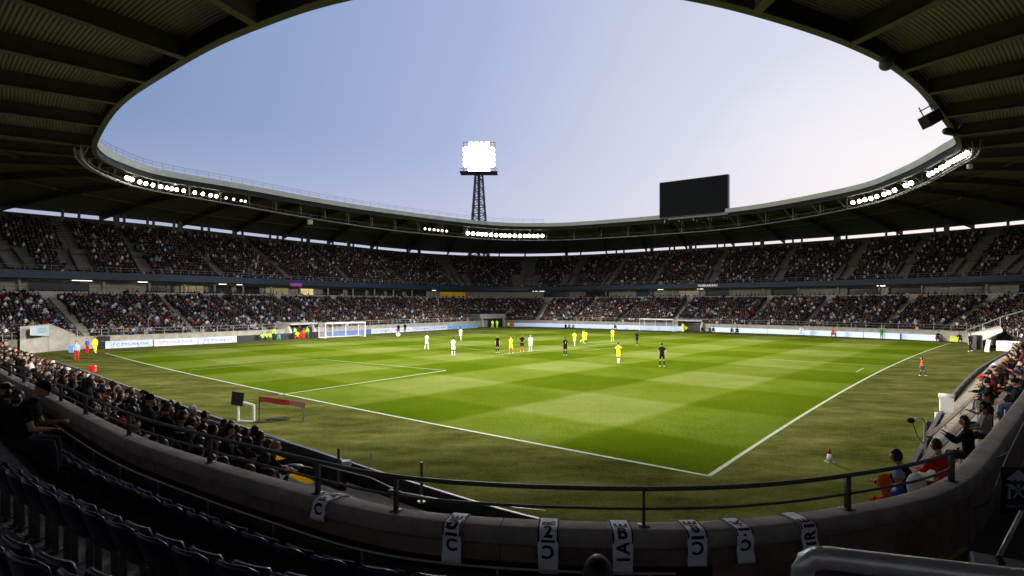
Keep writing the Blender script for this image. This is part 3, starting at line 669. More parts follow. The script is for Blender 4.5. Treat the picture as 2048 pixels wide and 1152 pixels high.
# ------------------------------------------------------------------ light mast
mast = empty('floodlight_mast', (-10.2, 178, 0), label='tall lattice steel mast behind the far roof with a blazing floodlight head', category='floodlight mast')
mx_, my_ = -10.2, 178.; zt_ = EYE+(HY-347)/F*my_; zg = 10.
def hw(z): return 4.1+(1.05-4.1)*(z-zg)/(zt_-zg)
m_ = MB()
for sx_ in (-1, 1):
    for sy_ in (-1, 1): m_.tube([(sx_*hw(zg), sy_*hw(zg), zg-10), (sx_*hw(zt_), sy_*hw(zt_), zt_)], .28, 6)
zs = np.linspace(zg, zt_, 15)
for a, b in zip(zs[:-1], zs[1:]):
    for s in range(4):
        c1 = [(-1, -1), (1, -1), (1, 1), (-1, 1)]; p, q = c1[s], c1[(s+1) % 4]
        m_.tube([(p[0]*hw(a), p[1]*hw(a), a), (q[0]*hw(b), q[1]*hw(b), b)], .11, 4); m_.tube([(q[0]*hw(a), q[1]*hw(a), a), (p[0]*hw(b), p[1]*hw(b), b)], .11, 4)
        m_.tube([(p[0]*hw(b), p[1]*hw(b), b), (q[0]*hw(b), q[1]*hw(b), b)], .11, 4)
m_.tube([(0, 0, zg-10), (0, 0, zt_)], .42, 6); m_.build('lattice_tower', mat('mast steel', (.10, .10, .14), .6), mast)
m_ = MB(); m_.box((0, 0, zt_+.1), (11.5, 5, .25)); m_.tube([(-5.7, -2.4, zt_+1), (5.7, -2.4, zt_+1)], .07, 5)
for x in np.linspace(-5.7, 5.7, 9): m_.tube([(x, -2.4, zt_), (x, -2.4, zt_+1)], .05, 4)
m_.build('platform', steel_d, mast)
m_ = MB()
for j in range(7): m_.bar((-5.0, .5, zt_+.4+j*1.56), (5.0, .5, zt_+.4+j*1.56), .16)
for i in range(7): m_.bar((-4.9+i*1.64, .5, zt_), (-4.9+i*1.64, .5, zt_+9.8), .16)
m_.build('lamp_frame', steel_d, mast)
m_ = MB()
for i in range(6):
    for j in range(6):
        if (i, j) in ((0, 0), (5, 0), (5, 5), (0, 5)): continue
        m_.sph((-4.1+i*1.64+.08*math.sin(i*5+j*3), .1, zt_+1.2+j*1.56+.07*math.sin(i*3+j*7)), (.80, .3, .76), 14, 8)
m_.build('floodlight_lamps', mat('mast lens', (1, 1, 1), .3, emis=(1, .99, .94), estr=40), mast)
lamp((mx_, my_-6, zt_+5), (8, 60, 0), 520000*PW, 4, 60, .6, (7, 22, 0), 0.0)

# ------------------------------------------------------------------ video screen
A0 = Vector((30.9, 121.0, 23.2)); B0 = Vector((42.3, 112.7, 23.5)); ex = (B0-A0); wdt = ex.length; ang = math.atan2(ex.y, ex.x)
scr = empty('video_screen', A0.lerp(B0, .5), ang, label='big black unlit video screen standing on the right part of the roof edge', category='video screen')
m_ = MB(); m_.box((0, .5, 3.75), (wdt, .9, 7.5)); o = m_.build('cabinet', mat('screen housing', (.25, .25, .27), .5), scr); bevel(o, .05, 1)
m_ = MB(); m_.box((0, .03, 3.75), (wdt-.25, .05, 7.25)); m_.build('display', mat('unlit display', (.006, .006, .008), .65, noise=.2, nscale=3), scr)
m_ = MB()
for x in np.linspace(-wdt/2+1, wdt/2-1, 5): m_.bar((x, .6, -1.0), (x, .6, .02), .25); m_.bar((x, 2.6, -1.0), (x, .9, 3.5), .15)
m_.box((1.0, .3, -.35), (wdt-2, 1.4, .3)); m_.build('support_frame', steel_g, scr)

# ------------------------------------------------------------------ loudspeakers and cameras on the right near roof edge
def roofthing(name, u, v, Y, label, cat, fn):
    o = empty(name, P(u, v, Y), 0, label=label, category=cat); fn(o); return o
def spk(o):
    m_ = MB(); M = Matrix.Rotation(R(-28), 3, 'Y') @ Matrix.Rotation(R(20), 3, 'Z')
    for k in range(3): m_.box(M @ Vector(((k-1)*.46, 0, 0)), (.44, .6, .75), M)
    m_.build('cabinet', black_m, o)
    m_ = MB()
    for k in (-1, 1): m_.bar(M @ Vector((k*.5, 0, .3)), M @ Vector((k*.5, 0, 1.0)), .05)
    m_.bar(M @ Vector((-.6, 0, .75)), M @ Vector((.8, 0, .75)), .06); m_.build('hanger', steel_g, o)
roofthing('loudspeaker', 1862, 238, 36, 'black loudspeaker cluster hanging below the right roof edge', 'loudspeaker', spk)
def cam_(o):
    m_ = MB(); M = Matrix.Rotation(R(8), 3, 'Y'); m_.tube([M @ Vector((-.62, 0, -.02)), M @ Vector((-.5, 0, 0)), M @ Vector((.1, 0, 0)), M @ Vector((.5, 0, 0))], [.16, .24, .26, .22], 12); m_.build('housing', black_m, o)
    m_ = MB(); m_.bar((.35, 0, .1), (.6, 0, .5), .1); m_.build('bracket', steel_d, o)
roofthing('security_camera', 1905, 264, 40, 'black tubular camera housing sticking out of the right roof edge', 'camera', cam_)
def ball(o):
    m_ = MB(); m_.sph((0, 0, 0), (.36, .36, .34), 16, 10); m_.build('dome', mat('dome olive', (.09, .09, .07), .4), o); m_ = MB(); m_.cyl((0, 0, .2), .2, .25, 12); m_.build('mount', steel_d, o)
roofthing('dome_camera', 1773, 128, 30, 'round dark dome fixed under the right roof edge beam', 'camera', ball)
def boxw(o):
    m_ = MB(); m_.box((0, 0, 0), (.75, .5, .8)); m_.build('cabinet', steel_w, o); m_ = MB(); m_.bar((0, 0, .4), (0, 0, 1.3), .06); m_.build('hanger', steel_g, o)
p = Vector(rp_u(618, GT, GZ)); o = empty('loudspeaker', (p.x, p.y, p.z-.7), label='small white loudspeaker box hanging from the left gantry', category='loudspeaker'); boxw(o)
p = Vector(rp_u(1932, GT+.5, GZ)); o = empty('loudspeaker', (p.x, p.y, p.z-.7), label='small white loudspeaker box hanging below the right floodlight bank', category='loudspeaker'); boxw(o); o.scale = (.55, .55, .55)
p = Vector(rp_u(208, GT+.3, GZ)); 

# ------------------------------------------------------------------ near stand: stepped rows, parapet, barrier
near = empty('near_stand', (0, 0, 0), label='dim near stand with concrete steps and curved brown parapet in the foreground', category='grandstand')
PI_ = list(range(PAR.n))
def dist_front(i):      # metres from the parapet to the pitch barrier, per parapet index
    p = PAR.p[i]; n = PAR.nr[i]
    d = FRONT.p-p; al = d@(-n); ac = np.abs(d@np.array((n[1], -n[0])))
    c = (al > 0) & (ac < 1.2)
    return float(al[c].min()) if c.any() else 6.0
DF = np.array([dist_front(i) for i in PI_]); kz = np.hanning(41); kz /= kz.sum(); DF = np.convolve(np.r_[[DF[0]]*20, DF, [DF[-1]]*20], kz, 'valid')
JR = 6
def jz(j): return 1.55-.21*j
m_ = MB(); rows = []
for j in range(JR):
    for o_ in (0.0+j*.95, 0.0+(j+1)*.95):
        rows.append([(*(PAR.p[i]-PAR.nr[i]*min(o_, DF[i]-.12)), jz(j)) for i in PI_])
rows.append([(*(PAR.p[i]-PAR.nr[i]*(DF[i]-.10)), jz(JR-1)) for i in PI_])
m_.strip(rows, closed=False); m_.build('lower_steps', mat('near step concrete', (.40, .35, .27), .9, noise=.35, nscale=1.6, bump=.3, bscale=30), near)
def in_aisle(i):
    p = PAR.p[i]; return 3.3 < p[0] < 9.3 and p[1] < 12
KU = 11
SP = 1.25
def kzf(k): return 2.06+.48*k
m_ = MB(); rows = []; WK = 0.72
for k in range(KU):
    a = .3 if k == 0 else WK+(k-1)*SP+.65
    b = WK+k*SP+.65
    for o_ in (a, b):
        rows.append([(*(PAR.p[i]+PAR.nr[i]*o_), kzf(k) if not in_aisle(i) or k > 8 else 2.25) for i in PI_])
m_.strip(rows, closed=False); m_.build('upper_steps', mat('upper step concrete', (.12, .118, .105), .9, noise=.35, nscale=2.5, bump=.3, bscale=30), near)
# parapet: lip, wall with a dark slot
par = empty('parapet_wall', (0, 6.5, 2.25), label='curved brown concrete parapet with rounded lip and dark slot crossing the foreground', category='wall')
IVP = Matrix.Translation((0, -6.5, -2.25))
def pp(m_, name, m, par_=par, smooth=False, **k_):
    o = m_.build(name, m, par_, smooth, **k_); o.matrix_parent_inverse = Matrix.Translation(-Vector(par_.location)); return o
def rec(z): return [(*(PAR.p[i]+PAR.nr[i]*(.11 if PAR.p[i][0] < 2.4 else .2598)), z) for i in PI_]
def prow(off, z, idx=PI_): return [(*(PAR.p[i]+PAR.nr[i]*off), z) for i in idx]
m_ = MB(); m_.strip([prow(.03, 2.9), prow(-.01, 2.93), prow(-.02, 3.06), prow(0.01, 3.095), prow(.05, 3.105), prow(.24, 3.105), prow(.285, 3.09), prow(.30, 3.04), prow(.30, 2.93), prow(.27, 2.90), prow(.03, 2.9)], closed=False)
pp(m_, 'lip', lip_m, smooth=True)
m_ = MB(); m_.strip([prow(.05, 0.6), prow(.05, 2.9), prow(.26, 2.9), prow(.26, 2.72), rec(2.72), rec(2.5), prow(.26, 2.5), prow(.26, 2.0)], closed=False)
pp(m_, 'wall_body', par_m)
m_ = MB()
for i in range(20, PAR.n-20, 13):
    q, n = PAR.p[i], PAR.nr[i]; M = Matrix.Rotation(math.atan2(-n[0], n[1]), 3, 'Z'); a = q+n*.15; b = q+n*.262
    m_.box((a[0], a[1], 3.104), (.010, .27, .005), M); m_.box((b[0], b[1], 2.81), (.010, .004, .17), M); m_.box((b[0], b[1], 2.30), (.010, .004, .38), M)
pp(m_, 'joints', mat('dark joint filler', (.03, .027, .024), .9))
sl_ = [i for i in PI_ if PAR.p[i][0] < 2.35]; m_ = MB(); m_.strip([prow(.115, 2.715, sl_), prow(.115, 2.505, sl_)], closed=False); pp(m_, 'dark_slot', black_m)
# thin inner rails on posts
il = [i for i in PI_ if PAR.p[i][0] < 1.9]
ir_ = empty('inner_rail', (0, 6.5, 2.25), label='thin dark twin rail on posts running along the inside of the parapet', category='railing')
m_ = MB(); m_.tube([Vector(p) for p in prow(.42, 2.72, il)], .014, 6); m_.tube([Vector(p) for p in prow(.42, 2.44, il)], .014, 6)
for i in il[::6]: q = prow(.42, 2.06, [i])[0]; m_.tube([q, (q[0], q[1], 2.72)], .014, 6)
o = m_.build('rail', mat('bright rail steel', (.45, .42, .38), .4, metal=.3), ir_); o.matrix_parent_inverse = Matrix.Translation(-ir_.location)
# handrail on the parapet
hr = empty('parapet_handrail', (0, 6.4, 3.1), label='dark steel two bar handrail standing on the curved parapet', category='railing')
iend = int(np.argmin(abs(PAR.p[:, 0]-5.85)+100*(PAR.p[:, 1] > 12))); ih = list(range(PAR.near((-40, 41)), iend+1))
def hp(m_, name, m): o = m_.build(name, m, hr, True); o.matrix_parent_inverse = Matrix.Translation(-hr.location); tidy(o); return o
m_ = MB(); top = [Vector(p) for p in prow(.13, 3.50, ih)]; m_.tube(top, .026, 10); hp(m_, 'top_bar', steel_d)
m_ = MB(); m_.tube([Vector(p) for p in prow(.13, 3.285, ih)], .017, 8); hp(m_, 'middle_bar', steel_d)
postu = [1883, 1685, 1279, 803, 632, 423, 263, 173]; pidx = []
for u in postu:
    pidx.append(min(ih, key=lambda i: abs(CX+(PAR.p[i][0]+PAR.nr[i][0]*.13)/(PAR.p[i][1]+PAR.nr[i][1]*.13)*F-u)))
pidx[0] = ih[-1]; q = pidx[-1]
while q-10 > ih[0]: q -= 10; pidx.append(q)
for i in pidx:
    m_ = MB(); q = prow(.13, 3.1, [i])[0]; n = PAR.nr[i]; M = Matrix.Rotation(math.atan2(-n[0], n[1]), 3, 'Z')
    m_.box((q[0], q[1], 3.1+.195), (.022, .075, .39), M); m_.box((q[0], q[1], 3.108), (.11, .13, .012), M); hp(m_, 'post', steel_d)
# pitch side barrier around the near corner
bar = empty('pitch_barrier', (0, 12, 0), label='dark blue panel barrier with pale top edge curving round the near side of the grass', category='barrier')
def fi(m_, name, m, par_): o = m_.build(name, m, par_); o.matrix_parent_inverse = Matrix.Translation(-Vector(par_.location)); return o
c_i = FRONT.near((4.6, 10.6)); NL = [i for i in NEAR if FRONT.p[i][0] < 4.6]; NRr = [i for i in NEAR if FRONT.p[i][0] >= 4.6]
NL = sorted(NL, key=lambda i: (i-c_i) % FRONT.n); NRr = sorted(NRr, key=lambda i: (c_i-i) % FRONT.n)
for idx, m0, nm, top_m, par_ in ((NL, barr_m, 'dark', steel_w, bar),):
    m_ = MB(); m_.strip([FRONT.row(0, 0, idx), FRONT.row(0, 1.02, idx), FRONT.row(.07, 1.02, idx), FRONT.row(.07, 0, idx)], closed=False); fi(m_, 'panel', m0, par_)
    m_ = MB(); m_.strip([FRONT.row(.0, 1.023, idx), FRONT.row(.0, 1.045, idx), FRONT.row(.07, 1.045, idx), FRONT.row(.07, 1.023, idx)], closed=False); fi(m_, 'top_edge', mat('worn pale edge', (.26, .26, .25), .6, noise=.3, nscale=3), par_)
bar2 = empty('pitch_barrier', (30, 38, 0), label='grey metal panel barrier beside the grass along the right side', category='barrier')
m_ = MB(); m_.strip([FRONT.row(0, 0, NRr), FRONT.row(0, 1.12, NRr), FRONT.row(.07, 1.12, NRr), FRONT.row(.07, 0, NRr)], closed=False); fi(m_, 'panel', barr_g, bar2)
m_ = MB(); m_.strip([FRONT.row(-.03, 1.123, NRr), FRONT.row(-.03, 1.17, NRr), FRONT.row(.10, 1.17, NRr), FRONT.row(.10, 1.123, NRr)], closed=False); fi(m_, 'top_edge', mat('grey edge strip', (.13, .13, .13), .6), bar2)
m_ = MB()
for i in NRr[::3]: p_, n_ = FRONT.at(i, .1); m_.box((*p_, .58), (.06, .06, 1.12), Matrix.Rotation(math.atan2(-n_[0], n_[1]), 3, 'Z'))
fi(m_, 'stiffeners', steel_g, bar2)
# inner second barrier that ends at a white cap, with a low third one
b3 = empty('inner_barrier', (-8, 18, 0), label='second dark barrier inside the first ending at a pale cap', category='barrier')
pts = [G(u, v, 1.25) for u, v in ((300, 800), (400, 835), (519, 868), (610, 896), (693, 924))]
m_ = MB(); m_.strip([[(*p, .3) for p in pts], [(*p, 1.22) for p in pts], [(p[0]-.03, p[1]-.06, 1.22) for p in pts], [(p[0]-.03, p[1]-.06, .3) for p in pts]], closed=False); fi(m_, 'panel', barr_m, b3)
m_ = MB(); m_.tube([(*p, 1.24) for p in pts], .03, 6); fi(m_, 'top_tube', steel_g, b3)
m_ = MB(); m_.box((*pts[-1], 1.22), (.22, .2, .14)); fi(m_, 'end_cap', steel_w, b3)
# slender rail and posts on the lower walkway
lr = empty('walkway_rail', (0, 9, 1), label='thin pale rail with slim posts over the empty lower steps', category='railing')
m_ = MB(); rr_ = [Vector((*G(u, v, 1.9), 1.9)) for u, v in ((640, 930), (740, 955), (804, 985), (900, 1003), (1000, 1012), (1090, 1022))]
m_.tube(rr_, .012, 6); o = fi(m_, 'rail', steel_g, lr)
for u, v, h in ((677, 945, .55), (843, 980, .5)):
    m_ = MB(); q = Vector((*G(u, v+25, 1.3), 1.3)); m_.tube([q, q+Vector((0, 0, .85))], .03, 6); m_.cyl(q, .09, .03, 10); fi(m_, 'post', steel_d, lr)
o = empty('white_post', (*G(742, 968, .5), .5), label='slim white post standing against the dark barrier', category='post')
m_ = MB(); m_.cyl((0, 0, 0), .022, .85, 8); m_.cyl((0, 0, 0), .06, .03, 10); m_.build('shaft', steel_w, o); m_ = MB(); m_.sph((0, 0, .86), .03, 8, 6); m_.build('knob', steel_w, o)
# yellow painted step edges
def ystrip(pts, wd, z, label):
    m_ = MB(); P0 = [np.array(G(u, v, z)) for u, v in pts]; d = P0[-1]-P0[0]; d /= np.linalg.norm(d); n = np.array((-d[1], d[0]))*wd
    m_.strip([[(*p, z) for p in P0], [(*(p+n), z) for p in P0]], closed=False); m_.build('yellow_step_line', yel_m, kind='structure')
ystrip([(530, 932), (563, 945), (612, 968)], .22, jz(0)+.012, '')
ystrip([(432, 868), (457, 876)], .5, jz(2)+.012, ''); ystrip([(515, 915), (538, 924)], .45, jz(1)+.012, '')
ystrip([(1848, 1140), (1918, 1092)], -.10, 2.262, '')

# ------------------------------------------------------------------ scarves over the parapet
print_m = mat('black scarf lettering', (.008, .008, .02), .8)
trim_m = mat('navy scarf trim', (.012, .014, .045), .85)
def scarf(u, wd, drop, txt, label, mirror=False, tw=0.0):
    i = min(PI_, key=lambda i: abs(CX+(PAR.p[i][0]+PAR.nr[i][0]*.3)/(PAR.p[i][1]+PAR.nr[i][1]*.3)*F-u)+(1e4 if PAR.p[i][1] > 12 else 0))
    q = PAR.p[i]; n = PAR.nr[i]; t = np.array((-n[1], n[0]));
    if t[0] < 0: t = -t
    o = empty('scarf', (*(q+n*.15), 3.11), 0, label=label, category='scarf', group='scarves hanging over the parapet')
    base = Vector((*(q+n*.15), 3.11))
    # path: a short fall on the pitch side, over the lip, then down the near side
    path = [(-.028, -.10), (-.03, -.02), (-.012, .003), (.06, .008), (.15, .008), (.25, .008), (.30, -.004), (.322, -.03), (.328, -.07)]
    k = 9
    for a in range(1, k+1): path.append((.33+.012*math.sin(a*.9+u), -.07-(drop-.07)*a/k))
    L_ = [0]
    for a, b in zip(path[:-1], path[1:]): L_.append(L_[-1]+math.hypot(b[0]-a[0], b[1]-a[1]))
    TL = L_[-1]
    def surf(s_, x, lift=0.0):
        s_ = min(max(s_, 0), TL-1e-6); j = max(q_ for q_ in range(len(L_)-1) if L_[q_] <= s_); f = (s_-L_[j])/(L_[j+1]-L_[j])
        a, b = path[j], path[j+1]; r_ = a[0]+(b[0]-a[0])*f; z = a[1]+(b[1]-a[1])*f
        d = (b[0]-a[0], b[1]-a[1]); dl = math.hypot(*d); nr_ = (-d[1]/dl, d[0]/dl)
        nr_ = (-nr_[0], -nr_[1]) if (nr_[1] < -0.5 or (abs(nr_[1]) < .5 and nr_[0]*(1 if r_ > .15 else -1) < 0)) else nr_
        r_ += nr_[0]*lift; z += nr_[1]*lift
        wv = .004*math.sin(s_*9+x*16+u)*(1 if s_ > .45 else .2)
        xx = x*(1-.10*math.sin(s_*3+u)*.5)+tw*(s_-.4); return Vector((*(q+n*(r_+wv)+t*xx), 3.105+z))-base
    m_ = MB(); NX, NS = 8, 40
    m_.strip([[surf(TL*a/NS, -wd/2+wd*b/NX) for b in range(NX+1)] for a in range(NS+1)], closed=False)
    sh = m_.build('cloth', mat('scarf cloth', (.93, .93, .96), .8, noise=.06, nscale=10), o, True); md = bmesh.new(); md.from_mesh(sh.data); bmesh.ops.solidify(md, geom=md.faces[:], thickness=-.004); md.to_mesh(sh.data); md.free()
    for sg in (-1, 1):
        m_ = MB(); x0 = sg*wd/2; m_.strip([[surf(TL*a/NS*.62, x0-sg*.016, .006), surf(TL*a/NS*.62, x0, .006)] for a in range(NS+1)], closed=False); m_.build('trim', trim_m, o)
    # letters stacked from the lower end upwards: (glyph, quarter turns, mirrored)
    s_ = TL-drop*.36; gh = wd*.66; acc = MB()
    for gi, g in enumerate(txt):
        ch, rot, mir = g; cu = bpy.data.curves.new('t', 'FONT'); cu.body = ch; cu.size = gh*1.32; cu.offset = gh*.045; cu.align_x = 'CENTER'; cu.align_y = 'CENTER'; cu.resolution_u = 3
        ob = bpy.data.objects.new('t', cu); C.objects.link(ob); me = bpy.data.meshes.new_from_object(ob.evaluated_get(bpy.context.evaluated_depsgraph_get())); bpy.data.objects.remove(ob)
        bm = bmesh.new(); bm.from_mesh(me); bmesh.ops.triangulate(bm, faces=bm.faces)
        for _ in range(2): bmesh.ops.subdivide_edges(bm, edges=[e for e in bm.edges if e.calc_length() > .02], cuts=1); bmesh.ops.triangulate(bm, faces=bm.faces)
        xs = [v.co.x for v in bm.verts]; ys = [v.co.y for v in bm.verts]; cx_, cy_ = (min(xs)+max(xs))/2, (min(ys)+max(ys))/2; M2 = Matrix.Rotation(rot*math.pi/2, 2)
        for v in bm.verts:
            p_ = Vector((v.co.x-cx_, v.co.y-cy_)); p_.x *= -1 if mir else 1; p_ = M2 @ p_; v.co = (p_.x, p_.y, 0)
        hh = (max(v.co.y for v in bm.verts)-min(v.co.y for v in bm.verts))
        cs_ = s_-hh/2; bm.verts.index_update()
        acc.add([surf(cs_-v.co.y, v.co.x, .007) for v in bm.verts], [tuple(v.index for v in f.verts) for f in bm.faces]); bm.free(); s_ -= hh+gh*.20
    acc.build('lettering', print_m, o)
scarf(637, .22, .24, [('C', 0, 0), ('P', 1, 0), ('A', 1, 0)], 'white scarf draped over the parapet at the far left, lettered in black', tw=-.12)
scarf(925, .215, .44, [('C', 0, 0), ('I', 1, 0), ('G', 0, 1), ('E', 1, 0)], 'white scarf lettered CIG over the parapet, second from the left')
scarf(1116, .21, .46, [('C', 0, 1), ('I', 1, 0), ('2', 0, 0), ('R', 1, 0)], 'white scarf lettered CI2 over the parapet, third from the left')
scarf(1248, .21, .45, [('I', 1, 0), ('A', 1, 0), ('B', 0, 0), ('E', 1, 0)], 'white scarf lettered IAB over the parapet, fourth from the left')
scarf(1374, .21, .36, [('C', 0, 1), ('I', 1, 0), ('8', 0, 0), ('E', 1, 0)], 'white scarf lettered CI8 over the parapet, third from the right')
scarf(1502, .20, .35, [('C', 0, 1), ('.', 0, 0), ('I', 1, 0), ('.', 0, 0), ('K', 1, 0)], 'white scarf with sparse black marks, second from the right', tw=.04)
scarf(1611, .20, .35, [('I', 1, 0), ('R', 1, 0), ('I', 1, 0), ('E', 1, 0)], 'white scarf lettered IRI over the parapet, rightmost of the row', tw=.06)
# sign on the parapet wall
i = min(PI_, key=lambda i: abs(CX+(PAR.p[i][0]+PAR.nr[i][0]*.3)/(PAR.p[i][1]+PAR.nr[i][1]*.3)*F-1830)+(1e4 if PAR.p[i][1] > 12 else 0))
q = PAR.p[i]+PAR.nr[i]*.275; n = PAR.nr[i]
o = empty('notice_sign', (*q, 2.80), math.atan2(-n[0], n[1]), label='small faded tan notice fixed to the parapet wall on the right', category='sign')
m_ = MB(); m_.box((0, -.012, -.0), (.19, .008, .19)); m_.build('plate', mat('faded tan card', (.20, .15, .07), .8, noise=.3, nscale=20), o)
m_ = MB()
for k in range(5): m_.box((-.005*k, -.018, .06-.03*k), (.14-.012*(k % 3), .003, .009))
m_.build('printed_lines', mat('brown print', (.08, .05, .03), .8), o)

# ------------------------------------------------------------------ empty navy seats in the near rows
def seat_meshes():
    m_ = MB(); W, Hh = .44, .46; nx, nz = 9, 8; g = []
    for a in range(nz+1):
        z = a/nz; row = []
        for b in range(nx+1):
            x = b/nx*2-1; wz = W/2*(1-.10*(1-z)); cr = 1.0
            if z > .80: cr = 1-.16*((z-.80)/.20)**2.2
            xx = x*wz*cr; zz_ = z*Hh-(.035*max(0, abs(x)-.72)/.28 if z > .9 else 0)
            yy_ = .055*(x*x)+.07*(1-z)**2-.10*z*.6
            row.append((xx, yy_, zz_))
        g.append(row)
    m_.strip(g, closed=False); back = m_.mesh('backrest'); bm = bmesh.new(); bm.from_mesh(back); bmesh.ops.solidify(bm, geom=bm.faces[:], thickness=.026); bmesh.ops.bevel(bm, geom=[e for e in bm.edges if e.calc_face_angle(0) > .9], offset=.007, segments=2, affect='EDGES'); bmesh.ops.recalc_face_normals(bm, faces=bm.faces); bm.to_mesh(back); bm.free()
    m_ = MB(); g = []
    for a in range(7):
        z = a/6; row = []
        for b in range(8):
            x = b/7*2-1; cr = 1-.14*max(0, (z-.7)/.3)**2
            row.append((x*.20*cr, .115+.03*math.sin(z*3.1)+.02*x*x, z*.36))
        g.append(row)
    m_.strip(g, closed=False); pan = m_.mesh('seat_pan'); bm = bmesh.new(); bm.from_mesh(pan); bmesh.ops.solidify(bm, geom=bm.faces[:], thickness=.03); bm.to_mesh(pan); bm.free()
    m_ = MB(); m_.bar((-.16, .12, 0), (-.16, .12, -.40), .04, .05); m_.bar((.16, .12, 0), (.16, .12, -.40), .04, .05); m_.bar((-.22, .12, 0), (.22, .12, 0), .05, .04); m_.box((-.16, .12, -.41), (.09, .14, .015)); m_.box((.16, .12, -.41), (.09, .14, .015)); br = m_.mesh('bracket')
    for me, m in ((back, seat_m), (pan, seat_m), (br, steel_d)):
        me.materials.append(m); me.polygons.foreach_set('use_smooth', [me is not br]*len(me.polygons))
    return back, pan, br
S_back, S_pan, S_br = seat_meshes()
def walk(off, i0, i1, step):      # equally spaced points along a parallel of the parapet
    pts = np.array([PAR.p[i]+PAR.nr[i]*off for i in range(i0, i1)]); l = np.r_[0, np.cumsum(np.linalg.norm(np.diff(pts, axis=0), axis=1))]; out = []
    s_ = 0.0
    while s_ < l[-1]:
        x = np.interp(s_, l, pts[:, 0]); y = np.interp(s_, l, pts[:, 1]); ii = int(np.interp(s_, l, range(i0, i1))); out.append((x, y, PAR.nr[ii], ii)); s_ += step
    return out
rown = ['front', 'second', 'third', 'fourth', 'fifth', 'sixth', 'seventh', 'eighth']
taken = []     # seats that are empty things; spectators fill the others
def near_zone(x, y): return -11.5 < x < 3.1 and y > .9 and y < 13
for k in range(0, 4):
    cnt = 0; cand = []
    for x, y, n, ii in walk(1.02+k*SP, 0, PAR.n, .60):
        if not near_zone(x, y) or in_aisle(ii): continue
        if k == 0 and x > 3.0: continue
        u = CX+x/y*F; z = kzf(k)+.85; v = HY+(EYE-z)/y*F
        if not (-60 < u < 2100 and v < 1200): continue
        cand.append((u, x, y, n))
    cand.sort(key=lambda c: -c[0])
    for cnt, (u, x, y, n) in enumerate(cand):
        place = f'{ordn(cnt)} from the right end of the {rown[k]} row'
        o = empty('stadium_seat', (x, y, kzf(k)+.41), math.atan2(-(-n[0]), -n[1])+rnd.uniform(-.03, .03), label=f'empty navy tip-up seat, {place} behind the parapet', category='seat', group='empty navy seats in the near rows')
        for nm, me in (('backrest', S_back), ('seat_pan', S_pan), ('bracket', S_br)): link(nm, me, None, o)
        o.scale = (1.22, 1.1, .93)

# ------------------------------------------------------------------ right foreground
o = empty('foreground_handrail', (.6, 1.15, 4.6), label='thick silver tube handrail bending down in the right foreground', category='railing')
pts = [P(1601, 1240, 1.16), P(1603, 1170, 1.16), P(1606, 1140, 1.15), P(1614, 1124, 1.15), P(1632, 1116, 1.14), P(1660, 1116, 1.13), P(1700, 1121, 1.12), P(1800, 1133, 1.09), P(2048, 1163, 1.02), P(2300, 1190, .95)]
m_ = MB(); m_.tube([p-Vector((.6, 1.15, 4.6)) for p in pts], .0215, 20); tb = m_.build('tube', mat('brushed silver tube', (.62, .62, .62), .38, metal=.6, noise=.25, nscale=30, bump=.1, bscale=200), o, True)
m_ = MB(); a = P(1636, 1116, 1.14)-Vector((.6, 1.15, 4.6)); b = P(1650, 1116, 1.135)-Vector((.6, 1.15, 4.6)); m_.tube([a, b], .0222, 20); m_.build('tape_patch', mat('worn tape', (.35, .33, .31), .7, noise=.4, nscale=60), o, True)
o = empty('wall_handrail', P(1990, 975, 8.0), 0, label='thin grey handrail fixed along the inside of the right parapet wall', category='railing')
pts = [P(1976, 1004, 7.6), P(1990, 975, 8.0), P(2018, 905, 9.0), P(2060, 822, 11.0)]
m_ = MB(); m_.tube([p-o.location for p in pts], .012, 8); m_.build('tube', mat('dull rail steel', (.12, .12, .12), .6), o, True)
m_ = MB()
for p in (pts[0], pts[2]): m_.tube([p-o.location, p-o.location+Vector((-.12, .08, -.12))], .015, 6)
m_.build('bracket', steel_d, o)
o = empty('fallen_pole', P(1990, 1100, 5.2), 0, label='silver pole leaning beside the dark box in the lower right corner', category='pole')
pts = [P(1997, 1115, 5.0), P(2043, 1024, 5.6)]; m_ = MB(); m_.tube([p-o.location for p in pts], .02, 10); m_.build('tube', steel_g, o, True)
m_ = MB(); m_.tube([pts[0]-o.location, pts[0]-o.location+Vector((-.012, -.05, -.035))], .03, 10); m_.build('rubber_foot', black_m, o)
o = empty('equipment_case', (4.9, 5.35, 2.26), R(-35), label='black equipment case standing on the walkway at the lower right', category='case')
m_ = MB(); m_.box((0, 0, .36), (1.0, .7, .7)); t_ = m_.build('case_body', black_m, o); bevel(t_, .03, 2)
m_ = MB()
for x in (-.47, .47): m_.box((x, -.353, .36), (.03, .02, .66))
m_.box((0, -.353, .5), (.3, .03, .04)); m_.build('edge_trim', steel_d, o)
o = empty('dark_side_wall', (7.2, 5.6, 2.2), R(38), label='dark wall closing the walkway at the right edge', category='wall')
m_ = MB(); m_.box((.6, 0, .9), (2.6, .18, 1.9)); m_.box((.6, -.02, 1.88), (2.7, .26, .08)); t_ = m_.build('wall_panel', mat('dark wall', (.035, .033, .032), .8, noise=.3, nscale=3), o)
